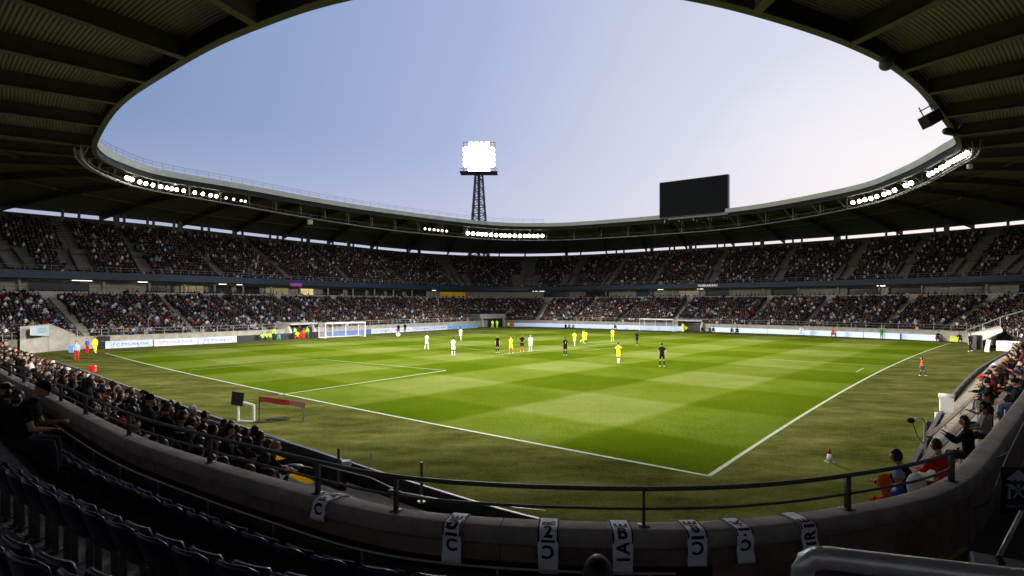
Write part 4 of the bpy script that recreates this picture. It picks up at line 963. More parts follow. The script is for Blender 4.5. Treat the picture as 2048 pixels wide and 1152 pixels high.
# hanging cloth with a crown like emblem
o = empty('emblem_banner', P(2033, 975, 6.1), 0, label='black cloth with silver crossed emblem hanging at the right edge', category='banner')
m_ = MB(); rows = []
for a in range(9):
    z = .22-.5*a/8; rows.append([(x*.17, .01*math.sin(x*5+a), z) for x in np.linspace(-1, 1, 9)])
m_.strip(rows, closed=False); t_ = m_.build('cloth', black_m, o, True); bm = bmesh.new(); bm.from_mesh(t_.data); bmesh.ops.solidify(bm, geom=bm.faces[:], thickness=.006); bm.to_mesh(t_.data); bm.free()
em = mat('silver emblem print', (.30, .33, .38), .6)
m_ = MB()
def fl(pts, dy=-.022): m_.add([(x, dy, z) for x, z in pts], [tuple(range(len(pts)))])
fl([(-.125, .095), (-.01, .19), (.0, .19), (-.02, .10), (-.06, .07)]); fl([(.125, .095), (.01, .19), (.0, .19), (.02, .10), (.06, .07)]); fl([(-.012, .185), (.012, .185), (.03, .09), (0, .07), (-.03, .09)], -.024)
fl([(-.13, .04), (-.07, .04), (-.03, .0), (-.055, -.02)]); fl([(.13, .04), (.07, .04), (.03, 0), (.055, -.02)])
for s in (-1, 1):
    fl([(s*-.075, .03), (s*-.055, .035), (s*.065, -.10), (s*.045, -.105)], -.024); fl([(s*.105, .0), (s*.085, .0), (s*.075, -.11), (s*.115, -.115)])
fl([(-.02, .04), (.02, .04), (.012, .0), (-.012, .0)], -.025)
m_.build('emblem', em, o)
t_ = link('lettering', text_mesh('NANCIAR', .045), em, o); t_.rotation_euler = (R(90), 0, 0); t_.location = (0, -.024, -.19); t_.scale = (1.25, 1, 1)

# ------------------------------------------------------------------ goals
def goal(c, d, label, W=7.32, H_=2.35, D=2.0):
    o = empty('goal', (c[0], c[1], 0), math.atan2(d[1], d[0]), label=label, category='goal')
    r = .11; m_ = MB(); m_.tube([(-W/2, 0, 0), (-W/2, 0, H_), (W/2, 0, H_), (W/2, 0, 0)], r, 8); m_.build('goal_frame', steel_w, o)
    m_ = MB()
    for x in (-W/2, W/2): m_.tube([(x, 0, H_), (x, D, H_-.05), (x, D, 0)], .055, 6); m_.tube([(x, D, .03), (x, 0, .03)], .05, 6)
    m_.tube([(-W/2, D, H_-.05), (W/2, D, H_-.05)], .04, 6); m_.tube([(-W/2, D, .05), (W/2, D, .05)], .04, 6)
    for x in (-W/6, W/6): m_.tube([(x, D, 0), (x, D, H_)], .06, 6)
    m_.build('rear_support', steel_w, o)
    m_ = MB(); s = .24
    def lines(fn, a, b):
        for i in range(int(a/s)+1): m_.tube([fn(i*s, 0), fn(i*s, b)], .009, 3, caps=False)
        for j in range(int(b/s)+1): m_.tube([fn(0, j*s), fn(a, j*s)], .009, 3, caps=False)
    lines(lambda x, z: (-W/2+x, D, z), W, H_-.05); lines(lambda x, y: (-W/2+x, y, H_-.02*y), W, D)
    for x in (-W/2, W/2): lines(lambda y, z, x=x: (x, y, z), D, H_-.05)
    m_.build('net', mat('net cord', (.55, .55, .55), .9), o)
gp = G(687, 674); a_ = G(660, 678); b_ = G(727, 671)
d_ = bv/np.linalg.norm(bv); goal(G(692, 674.5), d_, 'white goal frame with net at the left end of the pitch')
d_ = np.array((-av[0], -av[1])); goal(G(1312, 662), d_, 'white goal frame with net at the far right side of the pitch')

# ------------------------------------------------------------------ advertising boards
def board_m(name, base, ink, ebase=0.0, blu=None):
    m = bpy.data.materials.new(name); m.use_nodes = True; t = m.node_tree; b = t.nodes['Principled BSDF']; b.inputs['Roughness'].default_value = .4
    g = N(t, 'ShaderNodeTexCoord').outputs['Generated']
    mp = N(t, 'ShaderNodeMapping'); mp.inputs['Scale'].default_value = (9, 1, 2.2); L(t, g, mp.inputs['Vector'])
    n = N(t, 'ShaderNodeTexNoise'); n.inputs['Scale'].default_value = 1.4; n.inputs['Detail'].default_value = 3; L(t, mp.outputs[0], n.inputs['Vector'])
    r = ramp(t, [(0, base), (.42, tuple(x*.93 for x in base)), (.56, tuple(x*.75+y*.25 for x, y in zip(base, ink))), (.72, ink)]); L(t, n.outputs['Fac'], r.inputs[0])
    L(t, r.outputs[0], b.inputs['Base Color'])
    if ebase: L(t, r.outputs[0], b.inputs['Emission Color']); b.inputs['Emission Strength'].default_value = ebase
    return m
BW = [board_m('white blue board %d' % k, c, i_, .08) for k, (c, i_) in enumerate((((.42, .47, .58), (.10, .14, .40)), ((.48, .49, .58), (.30, .33, .5)), ((.40, .46, .62), (.08, .12, .35))))]
BL = board_m('pale lavender led board', (.42, .50, .76), (.36, .44, .68), .30)
BD = mat('black led board', (.010, .010, .012), .35); BB = board_m('blue graphic board', (.05, .16, .33), (.25, .35, .45), .2)
BC = mat('deep blue board', (.03, .07, .25), .4, emis=(.05, .12, .5), estr=.15)
ik = mat('blue board lettering', (.05, .08, .30), .5); wk = mat('white board lettering', (.9, .9, .9), .5, emis=(1, 1, 1), estr=.5)
iA = ring_hit(214, 0); step = 7; idx = iA; nb = 0
blocked = lambda u: 961 < u < 1034 or 1354 < u < 1408 or 572 < u < 585
while idx < iVR-8:
    p0, n0 = FRONT.at(idx, .12); p1, n1 = FRONT.at(idx+step, .12); c = (p0+p1)/2; u = CX+c[0]/c[1]*F
    if c[1] < 30: break
    if not blocked(u) and u < 1900:
        l = np.linalg.norm(p1-p0)-.05; d = p1-p0; 
        if u < 462: m = BW[nb % 3]; lab = 'white and blue'; 
        elif u < 650: m = BD; lab = 'black'
        elif u < 740: m = BC; lab = 'deep blue'
        elif u < 905: m = BW[(nb+1) % 3]; lab = 'white and blue'
        elif u < 962: m = BB; lab = 'blue graphic'
        else: m = BL; lab = 'pale lavender'
        side = 'left of the left goal' if u < 645 else ('left of the far tunnel' if u < 990 else ('left of the right goal' if u < 1300 else 'right of the right goal'))
        nb += 1
        o = empty('advertising_board', (*c, 0), math.atan2(d[1], d[0])+math.pi, label=f'{lab} pitchside board, {ordn(nb-1)} from the left, {side}', category='advertising board', group='advertising boards around the far touchlines')
        ang = math.atan2(-(n0+n1)[0], (n0+n1)[1]); o.rotation_euler = (0, 0, ang)
        m_ = MB(); m_.box((0, 0, .44), (l, .09, .86)); m_.build('board_face', m, o)
        m_ = MB(); m_.box((0, .03, .89), (l, .14, .04)); m_.box((0, .03, .02), (l, .14, .05)); m_.build('frame', steel_g if lab != 'black' else black_m, o)
        txt = None
        if lab == 'white and blue': txt = rnd.choice(['IFCMOEUSE', 'MUTUNSIER', 'ROVAELINE', 'SPORANSE', 'ETUVERIA']); tm = ik
        if lab == 'black' and 462 < u < 525: txt = 'CPCOUTURE SOXE' if u < 495 else None; tm = wk
        if txt:
            t_ = link('lettering', text_mesh(txt, .46 if tm is ik else .62), tm, o); t_.rotation_euler = (R(90), 0, 0); t_.location = (0, -.06, .44)
            bw = max(v.co.x for v in t_.data.vertices)*2; t_.scale = (l*.8/bw, 1, 1)
    idx += step

# ------------------------------------------------------------------ pitchside equipment on the near left
def at(name, u, v, z=0, rz=0, **k): q = G(u, v, z); return empty(name, (q[0], q[1], z), rz, **k)
o = at('monitor_stand', 492, 844, 0, R(-12), label='black flat panel on a white tubular frame standing at the left touchline barrier', category='stand')
m_ = MB(); m_.bar((-.40, 0, 0), (-.40, 0, .78), .085); m_.bar((.42, 0, .03), (.42, 0, .80), .085); m_.bar((-.40, 0, .04), (.46, 0, .04), .075); m_.bar((-.24, 0, .93), (.42, 0, .80), .075); m_.build('frame', steel_w, o)
m_ = MB(); m_.box((-.42, -.03, 1.07), (.62, .07, .62), Matrix.Rotation(R(6), 3, 'Y')); t_ = m_.build('panel', black_m, o); bevel(t_, .01, 1)
m_ = MB(); m_.tube([(.46, 0, .03), (.9, .1, .02), (1.5, .9, .03), (1.35, 1.1, .02), (.7, .5, .02)], .03, 6); m_.tube([(.3, -.2, .02), (1.2, .2, .03), (1.7, .9, .05)], .022, 6); m_.tube([(.5, .2, .05), (1.3, .9, .12), (1.62, .9, .08)], .02, 6); m_.build('folded_legs', black_m, o)
o = at('pennant_banner', 518, 846, 0, 0, label='long dark red pennant strip stretched sideways from a black pole by the touchline', category='banner')
m_ = MB(); m_.tube([(0, 0, 0), (.01, 0, 1.2)], .022, 8); m_.build('pole', black_m, o)
ba = []; bb = []
for k in range(13):
    f = k/12; x = 2.15*f; y = -.1*f+.03*math.sin(f*9); ztop = 1.22-.16*f-.12*f*f; ba.append((x, y, ztop)); bb.append((x, y+.02, ztop-.25+.02*math.sin(f*11)))
m_ = MB(); m_.strip([ba[:9], bb[:9]], closed=False); t_ = m_.build('red_strip', mat('dark red cloth', (.25, .02, .025), .8, noise=.3, nscale=6), o); bm = bmesh.new(); bm.from_mesh(t_.data); bmesh.ops.solidify(bm, geom=bm.faces[:], thickness=.012); bm.to_mesh(t_.data); bm.free()
m_ = MB(); m_.strip([ba[8:], bb[8:]], closed=False); t_ = m_.build('patterned_end', mat('maroon patterned cloth', (.10, .02, .02), .8, noise=.9, nscale=22, col2=(.3, .16, .14)), o); bm = bmesh.new(); bm.from_mesh(t_.data); bmesh.ops.solidify(bm, geom=bm.faces[:], thickness=.012); bm.to_mesh(t_.data); bm.free()
m_ = MB(); e = Vector(ba[-1]); m_.tube([e+Vector((-.08, 0, -.2)), e+Vector((-.1, 0, -.4)), e+Vector((-.02, 0, -.55)), e+Vector((-.1, 0, -.75)), e+Vector((-.06, 0, -.9))], [.03, .06, .03, .05, .02], 6); m_.build('tassel', mat('grey tassel', (.12, .12, .14), .9), o)
o = at('traffic_cone', 1659, 924, 0, 0, label='small red and white cone standing on the grass right of the corner', category='cone')
m_ = MB(); m_.cyl((0, 0, .02), .125, .27, 16, .06); m_.build('white_sleeve', steel_w, o, True); m_ = MB(); m_.cyl((0, 0, .291), .060, .24, 16, .012); m_.build('red_tip', red_m, o, True)
m_ = MB(); m_.box((0, 0, .010), (.25, .25, .018)); m_.build('base', steel_w, o)
o = at('red_marker', 185, 741, .9, 0, label='bright red box held up on the barrier at the left corner', category='marker')
m_ = MB(); m_.box((0, 0, .12), (.42, .3, .44), Matrix.Rotation(R(12), 3, 'Z')); t_ = m_.build('box', red_m, o); bevel(t_, .05, 2)
m_ = MB(); m_.box((-.02, -.17, .14), (.05, .02, .25)); m_.build('dark_mark', mat('dark red mark', (.2, .01, .01), .6), o)
o = at('blue_board', 147, 707, 0, R(-18), label='light blue board leaning at the left corner tunnel', category='board')
m_ = MB(); m_.box((0, 0, .5), (1.5, .08, .85), Matrix.Rotation(R(-6), 3, 'Y')); m_.build('panel', mat('light blue panel', (.16, .3, .65), .5, emis=(.2, .38, .9), estr=.25), o); m_ = MB(); m_.box((0, .05, .05), (1.5, .2, .06)); m_.build('foot', steel_d, o)
o = at('black_box', 207, 697, 0, R(20), label='tall black flight case beside the left corner steward', category='case')
m_ = MB(); m_.box((0, 0, .75), (1.3, .5, 1.5)); t_ = m_.build('case', black_m, o); bevel(t_, .04, 1); m_ = MB(); m_.box((0, -.26, .9), (.3, .03, .05)); m_.build('handle', steel_g, o)
o = at('inflatable_ball', 796, 673, 0, 0, label='big white inflated ball bag lying on the grass near the left goal', category='ball bag')
m_ = MB(); m_.sph((0, 0, .33), (.38, .36, .33), 16, 10); m_.build('bag', mat('shiny white bag', (.8, .8, .8), .35), o, True); m_ = MB(); m_.tube([(0, 0, .64), (.05, 0, .72), (.1, 0, .66)], .02, 6); m_.build('tie', steel_w, o)
o = at('camera_bag', 583, 940, jz(1), R(20), label='black cloth covered bag lying on the empty lower steps', category='bag')
m_ = MB(); m_.sph((0, 0, .02), (.30, .17, .13), 14, 8, fn=lambda v: Vector((v.x*(1+.15*math.sin(v.y*30)), v.y, max(v.z, -.02)))); m_.build('cloth', black_m, o, True); m_ = MB(); m_.tube([(.2, 0, .05), (.42, -.05, .02), (.5, -.08, .01)], [.04, .03, .01], 6); m_.build('strap', black_m, o)
o = at('equipment_box', 785, 995, 1.25, R(-15), label='small black equipment box with pale handle on the lower steps', category='box')
m_ = MB(); m_.box((0, 0, .1), (.17, .15, .15)); t_ = m_.build('box_body', black_m, o); bevel(t_, .015, 2); m_ = MB(); m_.tube([(-.05, 0, .17), (-.03, 0, .23), (.05, 0, .23), (.06, 0, .17)], .009, 6); m_.build('handle', steel_g, o); m_ = MB(); m_.box((.04, -.08, .05), (.03, .02, .1)); m_.build('latch', steel_g, o)
# right corner equipment
o = at('white_roller', 1893, 842, .75, R(-30), label='white upright cabinet with rounded roll top at the right barrier', category='cabinet')
m_ = MB(); m_.box((0, 0, .62), (.44, .36, .62)); m_.build('cabinet_body', steel_w, o); m_ = MB(); m_.tube([(-.26, 0, 1.0), (.26, 0, 1.0)], .11, 12); m_.build('roll_top', steel_w, o, True)
m_ = MB(); m_.box((-.06, -.02, .15), (.62, .5, .30)); m_.build('base_box', mat('cream panel', (.5, .5, .46), .6), o)
o = at('black_case', 1872, 880, .3, R(-35), label='black padded case standing right of the bent white post', category='case')
m_ = MB(); m_.box((0, 0, .38), (.62, .4, .66)); t_ = m_.build('case_body', black_m, o); bevel(t_, .05, 2); m_ = MB(); m_.tube([(-.12, 0, .71), (0, 0, .78), (.12, 0, .71)], .015, 6); m_.build('handle', black_m, o)
def bentpost(u, v, z, h, label):
    o = at('white_post', u, v, z, R(-30), label=label, category='post'); m_ = MB(); m_.tube([(0, 0, 0), (0, 0, h-.12), (-.03, 0, h-.03), (-.12, 0, h), (-.25, 0, h-.02)], .03, 8); m_.build('bent_tube', steel_w, o, True)
    m_ = MB(); m_.sph((-.33, 0, h-.08), (.1, .07, .08), 8, 6); m_.tube([(-.3, 0, h-.1), (-.18, 0, h-.5), (0, 0, h-.75)], .012, 5); m_.build('lamp_and_cable', black_m, o)
bentpost(1850, 912, 1.2, 1.05, 'bent white tube post with black lamp right of the dark haired woman')
o = at('white_post', 1955, 868, 1.5, 0, label='straight pale post rising behind the right parapet between two spectators', category='post'); m_ = MB(); m_.tube([(0, 0, 0), (0, 0, .86)], .025, 8); m_.build('shaft', steel_w, o); m_ = MB(); m_.cyl((0, 0, .8), .06, .22, 10); m_.build('wrapped_head', mat('grey tape', (.4, .4, .38), .7), o)
o = at('white_banner_wall', 2019, 706, 0, R(-52), label='white banner panels on stands beside the grass at the right edge', category='banner')
m_ = MB(); m_.box((0, 0, .75), (2.3, .1, 1.15)); m_.build('panel', mat('banner white', (.7, .7, .68), .7), o); m_ = MB(); m_.box((-1.9, 0, .7), (.4, .3, 1.4), Matrix.Rotation(R(8), 3, 'Y')); m_.build('side_roll', white_m, o)
for u, lab, cm in ((1908, 'lime yellow board left of the white dressed person at the right corner', (.55, .62, .03)), (1933, 'bright yellow board right of the white dressed person at the right corner', (.72, .62, .02))):
    o = at('corner_board', u, 684, 0, R(-35), label=lab, category='board'); m_ = MB(); m_.box((0, 0, .42), (.95, .1, .75), Matrix.Rotation(R(10), 3, 'Y')); m_.build('panel', mat(lab, cm, .5), o); m_ = MB(); m_.box((0, .1, .04), (.9, .3, .05)); m_.build('foot', steel_d, o)
# benches of the right lower block: pale rails
for j in range(4):
    idx = [i for i in PI_ if PAR.p[i][0] > 9.5 and DF[i] > .45+j*.62]
    if len(idx) < 8: continue
    o = empty('bench_rail', (20, 24, 1), label=f'long pale wooden bench rail in the right lower block, {ordn(j)} from the parapet', category='bench', group='bench rails right')
    z = 2.0-.2*j; row = [Vector((*(PAR.p[i]-PAR.nr[i]*(.4+j*.62)), z)) for i in idx]
    m_ = MB(); m_.strip([[p+Vector((0, 0, 0)) for p in row], [p+Vector((0, 0, .05)) for p in row], [p+Vector((.10, -.08, .05)) for p in row], [p+Vector((.10, -.08, 0)) for p in row], row], closed=False)
    t_ = m_.build('slat', mat('worn bench wood', (.30, .24, .18), .7, noise=.4, nscale=5), o); t_.matrix_parent_inverse = Matrix.Translation(-o.location)
    for p in row[::14]:
        m_ = MB(); m_.bar(p, p-Vector((0, 0, .5)), .04); t_ = m_.build('support', steel_g, o); t_.matrix_parent_inverse = Matrix.Translation(-o.location)

# ------------------------------------------------------------------ people: one continuous remeshed body per pose, shared by copies
SKIN, TOP, BOT, SOCK, SHOE, DARK, LIP = range(7)
def V3(*a): return Vector(a)
def body(pose, outfit='fan', vox=.014):
    """pose: dict hip, lean, armL, armR (two directions each), legL, legR, head (pitch, yaw). Faces +Y. Returns mesh + head matrix."""
    m_ = MB(); bones = []
    hip = V3(*pose.get('hip', (0, 0, .93))); sp = V3(*pose.get('spine', (0, .02, 1))).normalized()
    yaw = pose.get('tw', 0)
    Rz = Matrix.Rotation(yaw, 3, 'Z'); lat = Rz @ V3(1, 0, 0); fw = sp.cross(lat)*-1; fw = lat.cross(sp)*-1
    fw = sp.cross(lat); fw = fw if fw.y > 0 else -fw
    fat = pose.get('fat', 1.0)
    def loft(cs, n=14):
        rings = []
        for c, ax, ay, rx, ry in cs: rings.append([c+ax*math.cos(2*math.pi*k/n)*rx+ay*math.sin(2*math.pi*k/n)*ry for k in range(n)])
        vs = [v for r_ in rings for v in r_]; fs = []
        for i in range(len(rings)-1):
            for k in range(n): fs.append((i*n+k, i*n+(k+1) % n, (i+1)*n+(k+1) % n, (i+1)*n+k))
        fs.append(tuple(range(n))[::-1]); fs.append(tuple((len(rings)-1)*n+k for k in range(n))); m_.add(vs, fs)
    lat0 = V3(1, 0, 0)
    loose = 1.12 if outfit in ('fan', 'steward') else 1.04
    prof = [(-.09, .155, .115), (0, .175, .125), (.10, .162, .115), (.20, .155, .108), (.32, .172, .118), (.42, .185, .12), (.49, .17, .105), (.54, .11, .08), (.565, .06, .055)]
    loft([(hip+sp*h*.985+(fw*.0), lat0.lerp(lat, min(max(h/.4, 0), 1)).normalized(), fw, rx*loose*fat*.97, ry*loose*fat) for h, rx, ry in prof])
    neck0 = hip+sp*.54; hp_, hy = pose.get('head', (0, 0)); nd = (sp*.6+V3(0, 0, .6)+fw*(.12+.5*hp_)).normalized(); neck1 = neck0+nd*.13
    m_.tube([neck0-nd*.05, neck0+nd*.03, neck1], [.062, .056, .054], 12)
    bones.append((hip-sp*.10, hip+sp*.04, BOT, .17)); bones.append((hip+sp*.02, neck0-sp*.0, TOP, .17)); bones.append((neck0+nd*.05, neck1, SKIN, .05))
    hc = neck1+nd*.085+fw*.015
    HM = Matrix.Translation(hc) @ (Matrix.Rotation(hy, 3, 'Z') @ Matrix.Rotation(-hp_, 3, 'X')).to_4x4()
    def hfn(v):
        z = v.z; x, y = v.x, v.y
        if z < -.02: f = 1-.38*((-z-.02)/.11)**1.4; x *= f; y = y*(1-.12*((-z-.02)/.11)) + .012
        if y > .05 and abs(x) < .03 and -.035 < z < .02: y += .02*(1-abs(x)/.03)*(1-abs(z+.02)/.05)
        if y > .05 and .005 < z < .03 and .015 < abs(x) < .05: y -= .008
        return V3(x, y, z)
    h = MB(); h.sph((0, 0, 0), (.078, .098, .122), 24, 18, fn=hfn); h.sph((0, .104, -.022), (.014, .018, .02), 8, 6)
    for s in (-1, 1): h.sph((s*.079, -.005, -.005), (.012, .022, .032), 8, 6)
    m_.add([HM @ V3(*v) for v in h.v], h.f)
    # arms
    for s, key in ((-1, 'armL'), (1, 'armR')):
        d1, d2 = [V3(*d).normalized() for d in pose[key]]
        sh = hip+sp*.465+lat*s*.175; el = sh+d1*.29; wr = el+d2*.25
        lt = outfit in ('fan', 'steward'); k = 1.25 if lt else 1.0
        m_.tube([sh-d1*.02-lat*s*.04, sh+d1*.03, sh+d1*.13, sh+d1*(.16 if not lt else .17), el, el+d2*.06, wr-d2*.02, wr], [.055*k, .062*k, .054*k*1.06, (.046 if not lt else .05*k), .041*k, .043*k, .029*k if lt else .027, .026], 10)
        bones.append((sh, sh+d1*.15, TOP, .06)); bones.append((sh+d1*.15, el, TOP if lt else SKIN, .05)); bones.append((el, wr-d2*.01, TOP if lt else SKIN, .04))
        # hand: palm, four fingers, thumb
        up = d1.cross(d2); up = up.normalized() if up.length > .05 else V3(0, 1, 0)
        sd = d2.cross(up).normalized()
        curl = pose.get('curl', .5)
        pc_ = wr+d2*.045; loft([(wr, up, sd, .024, .017), (wr+d2*.03, up, sd, .036, .018), (wr+d2*.075, up, sd, .040, .016), (wr+d2*.088, up, sd, .034, .012)], 10)
        for q in range(4):
            b0 = wr+d2*.075+up*(.029-.0195*q); ln = (.062, .072, .067, .052)[q]
            e1 = (d2+sd*curl*.6).normalized(); e2 = (d2+sd*curl*1.8).normalized()
            m_.tube([b0-d2*.02, b0, b0+e1*ln*.5, b0+e1*ln*.5+e2*ln*.5], [.0105, .0105, .0095, .008], 6)
        th_ = (d2*.7+up*.75+sd*.3).normalized(); b0 = wr+d2*.02+up*.025; m_.tube([b0, b0+th_*.035, b0+(th_+d2*.3).normalized()*.062], [.013, .0115, .009], 6)
        bones.append((wr+d2*.01, wr+d2*.16, SKIN, .05))
    # legs
    for s, key in ((-1, 'legL'), (1, 'legR')):
        d1, d2 = [V3(*d).normalized() for d in pose[key]]
        hj = hip+V3(s*.088, 0, -.05); kn = hj+d1*.42; an = kn+d2*.40
        if outfit == 'kit':
            m_.tube([hj-d1*.05, hj+d1*.06, hj+d1*.26, hj+d1*.275, kn, kn+d2*.10, an-d2*.08, an], [.09, .098, .088, .066, .052, .056, .038, .038], 12)
            bones += [(hj-d1*.05, hj+d1*.275, BOT, .09), (hj+d1*.28, kn+d2*.03, SKIN, .055), (kn+d2*.05, an, SOCK, .05)]
        else:
            m_.tube([hj-d1*.05, hj+d1*.06, hj+d1*.26, kn, kn+d2*.12, an-d2*.06, an+d2*.02], [.09, .098, .08, .063, .062, .052, .052], 12)
            bones += [(hj-d1*.05, kn, BOT, .09), (kn, an-d2*.01, BOT, .06)]
        ff = (V3(d2.x, 0, 0)*0+V3(s*.12, 1, 0)).normalized()
        if abs(d2.z) < .6: ff = (V3(0, 0, -.0)+V3(s*.1, .6, -.6)).normalized() if d2.y < 0 else V3(0, .5, .7).normalized()
        heel = an+d2*.035-ff*.05; toe = an+d2*.055+ff*.16
        m_.tube([heel, an+d2*.035+ff*.03, an+d2*.05+ff*.10, toe], [.036, .043, .038, .026], 10); bones.append((heel, toe, SHOE, .04))
    me = m_.mesh('raw'); ob = bpy.data.objects.new('raw', me); C.objects.link(ob)
    md = ob.modifiers.new('r', 'REMESH'); md.mode = 'VOXEL'; md.voxel_size = vox; md.adaptivity = 0
    ms = ob.modifiers.new('s', 'SMOOTH'); ms.iterations = 2; ms.factor = .5
    dg = bpy.context.evaluated_depsgraph_get(); out = bpy.data.meshes.new_from_object(ob.evaluated_get(dg)); bpy.data.objects.remove(ob)
    n = len(out.polygons); cs = np.zeros(n*3); out.polygons.foreach_get('center', cs); cs = cs.reshape(-1, 3)
    best = np.full(n, 1e9); lab = np.zeros(n, int)
    for a, b, sl, r_ in bones:
        a, b = np.array(a), np.array(b); ab = b-a; t = np.clip(((cs-a)@ab)/(ab@ab), 0, 1); d = np.linalg.norm(cs-(a+t[:, None]*ab), axis=1)/max(r_, .03)
        q = d < best; best[q] = d[q]; lab[q] = sl
    hl = (np.array([tuple(HM.inverted() @ Vector(c)) for c in cs])) if True else None
    inh = (np.abs(hl[:, 0]) < .1) & (np.abs(hl[:, 1]) < .14) & (hl[:, 2] > -.135) & (hl[:, 2] < .15); lab[inh] = SKIN
    for s in (-1, 1):
        lab[(np.hypot(hl[:, 0]-s*.031, (hl[:, 2]-.012)*1.6) < .013) & (hl[:, 1] > .05)] = DARK
        lab[(abs(hl[:, 0]-s*.032) < .02) & (abs(hl[:, 2]-.034) < .006) & (hl[:, 1] > .05)] = DARK
    lab[(abs(hl[:, 0]) < .024) & (abs(hl[:, 2]+.062) < .008) & (hl[:, 1] > .05)] = LIP
    out.polygons.foreach_set('material_index', lab.astype(np.int32)); out.polygons.foreach_set('use_smooth', [True]*n); out.update()
    out.name = 'person_body'
    for _ in range(7): out.materials.append(black_m)
    zmin = min(v.co.z for v in out.vertices)
    return dict(me=out, HM=HM, zmin=zmin, hip=hip)
DN = (0, 0, -1)
POSES = {
 'stand': (dict(armL=((-.15, .02, -1), (-.08, .15, -1)), armR=((.15, .02, -1), (.08, .2, -1)), legL=((-.06, .03, -1), (-.02, -.03, -1)), legR=((.08, .0, -1), (.02, -.04, -1))), 'kit'),
 'walk': (dict(armL=((-.15, .35, -1), (-.05, .55, -1)), armR=((.15, -.35, -1), (.05, -.1, -1)), legL=((-.03, -.28, -1), (0, -.45, -1)), legR=((.03, .32, -1), (0, .02, -1)), spine=(0, .05, 1)), 'kit'),
 'run': (dict(armL=((-.2, .6, -1), (0, 1, .3)), armR=((.25, -.8, -.8), (.05, .3, -1)), legL=((-.03, .75, -.8), (0, -.45, -1)), legR=((.03, -.35, -1), (0, -.95, -.6)), spine=(0, .18, 1)), 'kit'),
 'hips': (dict(armL=((-.7, -.15, -1), (.75, .35, -.5)), armR=((.7, -.15, -1), (-.75, .35, -.5)), legL=((-.12, .0, -1), (-.04, 0, -1)), legR=((.14, .05, -1), (.03, -.05, -1))), 'kit'),
 'steward': (dict(armL=((-.2, .0, -1), (-.05, .3, -1)), armR=((.2, .1, -1), (-.3, .7, -.5)), legL=((-.08, .0, -1), (-.02, 0, -1)), legR=((.08, .0, -1), (.02, -.02, -1))), 'steward'),
 'stride': (dict(armL=((-.2, .25, -1), (-.1, .5, -1)), armR=((.2, -.25, -1), (.1, .1, -1)), legL=((-.04, .33, -1), (0, .1, -1)), legR=((.04, -.25, -1), (0, -.5, -1))), 'steward'),
 'crouch': (dict(hip=(0, 0, .34), spine=(0, .35, 1), armL=((-.15, .6, -.5), (.2, 1, -.1)), armR=((.15, .6, -.5), (-.2, 1, .1)), legL=((-.35, 1, .35), (-.05, -.35, -1)), legR=((.35, .9, .1), (.05, -.55, -1))), 'steward'),
 'sit': (dict(hip=(0, 0, .50), spine=(0, .06, 1), armL=((-.12, .35, -1), (.25, 1, -.25)), armR=((.12, .35, -1), (-.25, 1, -.25)), legL=((-.14, 1, -.02), (-.02, .05, -1)), legR=((.14, 1, -.02), (.02, .12, -1))), 'fan'),
 'sit_lean': (dict(hip=(0, 0, .50), spine=(0, .42, 1), armL=((-.15, .75, -1), (.35, 1, -.1)), armR=((.15, .75, -1), (-.35, 1, -.1)), legL=((-.2, 1, -.02), (-.02, -.08, -1)), legR=((.2, 1, -.02), (.02, .05, -1)), head=(-.0, 0)), 'fan'),
 'sit_phone': (dict(hip=(0, 0, .50), spine=(0, .1, 1), armL=((-.15, .7, -.7), (.2, .8, .55)), armR=((.15, .7, -.7), (-.2, .8, .55)), legL=((-.14, 1, -.02), (-.02, .05, -1)), legR=((.14, 1, -.02), (.02, .1, -1)), head=(0, .25)), 'fan'),
 'sit_twist': (dict(hip=(0, 0, .50), spine=(.1, .0, 1), tw=.35, armL=((-.2, .2, -1), (.3, .9, -.5)), armR=((.35, .4, -.8), (-.3, 1, .4)), legL=((-.1, 1, -.02), (-.02, .1, -1)), legR=((.24, 1, -.02), (.02, .0, -1)), head=(.15, .9)), 'tee'),
 'sit_cheer': (dict(hip=(0, 0, .50), spine=(0, -.02, 1), armL=((-.5, .3, .8), (-.1, .2, 1)), armR=((.35, .5, .6), (-.4, .4, 1)), legL=((-.14, 1, -.02), (-.02, .05, -1)), legR=((.14, 1, -.02), (.02, .1, -1))), 'tee'),
 'fan_stand': (dict(armL=((-.2, .1, -1), (.4, 1, -.2)), armR=((.2, .1, -1), (-.4, 1, -.2)), legL=((-.09, .0, -1), (-.02, 0, -1)), legR=((.1, .03, -1), (.02, -.04, -1)), head=(.1, -.3)), 'fan'),
 'bend_phone': (dict(hip=(0, 0, .50), spine=(0, .30, 1), armL=((-.15, .35, -1), (.45, 1, .15)), armR=((.18, .22, -1), (-.45, 1, -.15)), legL=((-.18, 1, -.05), (-.02, .0, -1)), legR=((.18, 1, -.05), (.02, .1, -1)), head=(.55, 0), curl=.9, fat=1.22), 'tee'),
}
PROTO = {}
def proto(k):
    if k not in PROTO:
        ps, of = POSES[k]; PROTO[k] = body(ps, 'kit' if of == 'kit' else of, .016 if k != 'bend_phone' else .011)
    return PROTO[k]
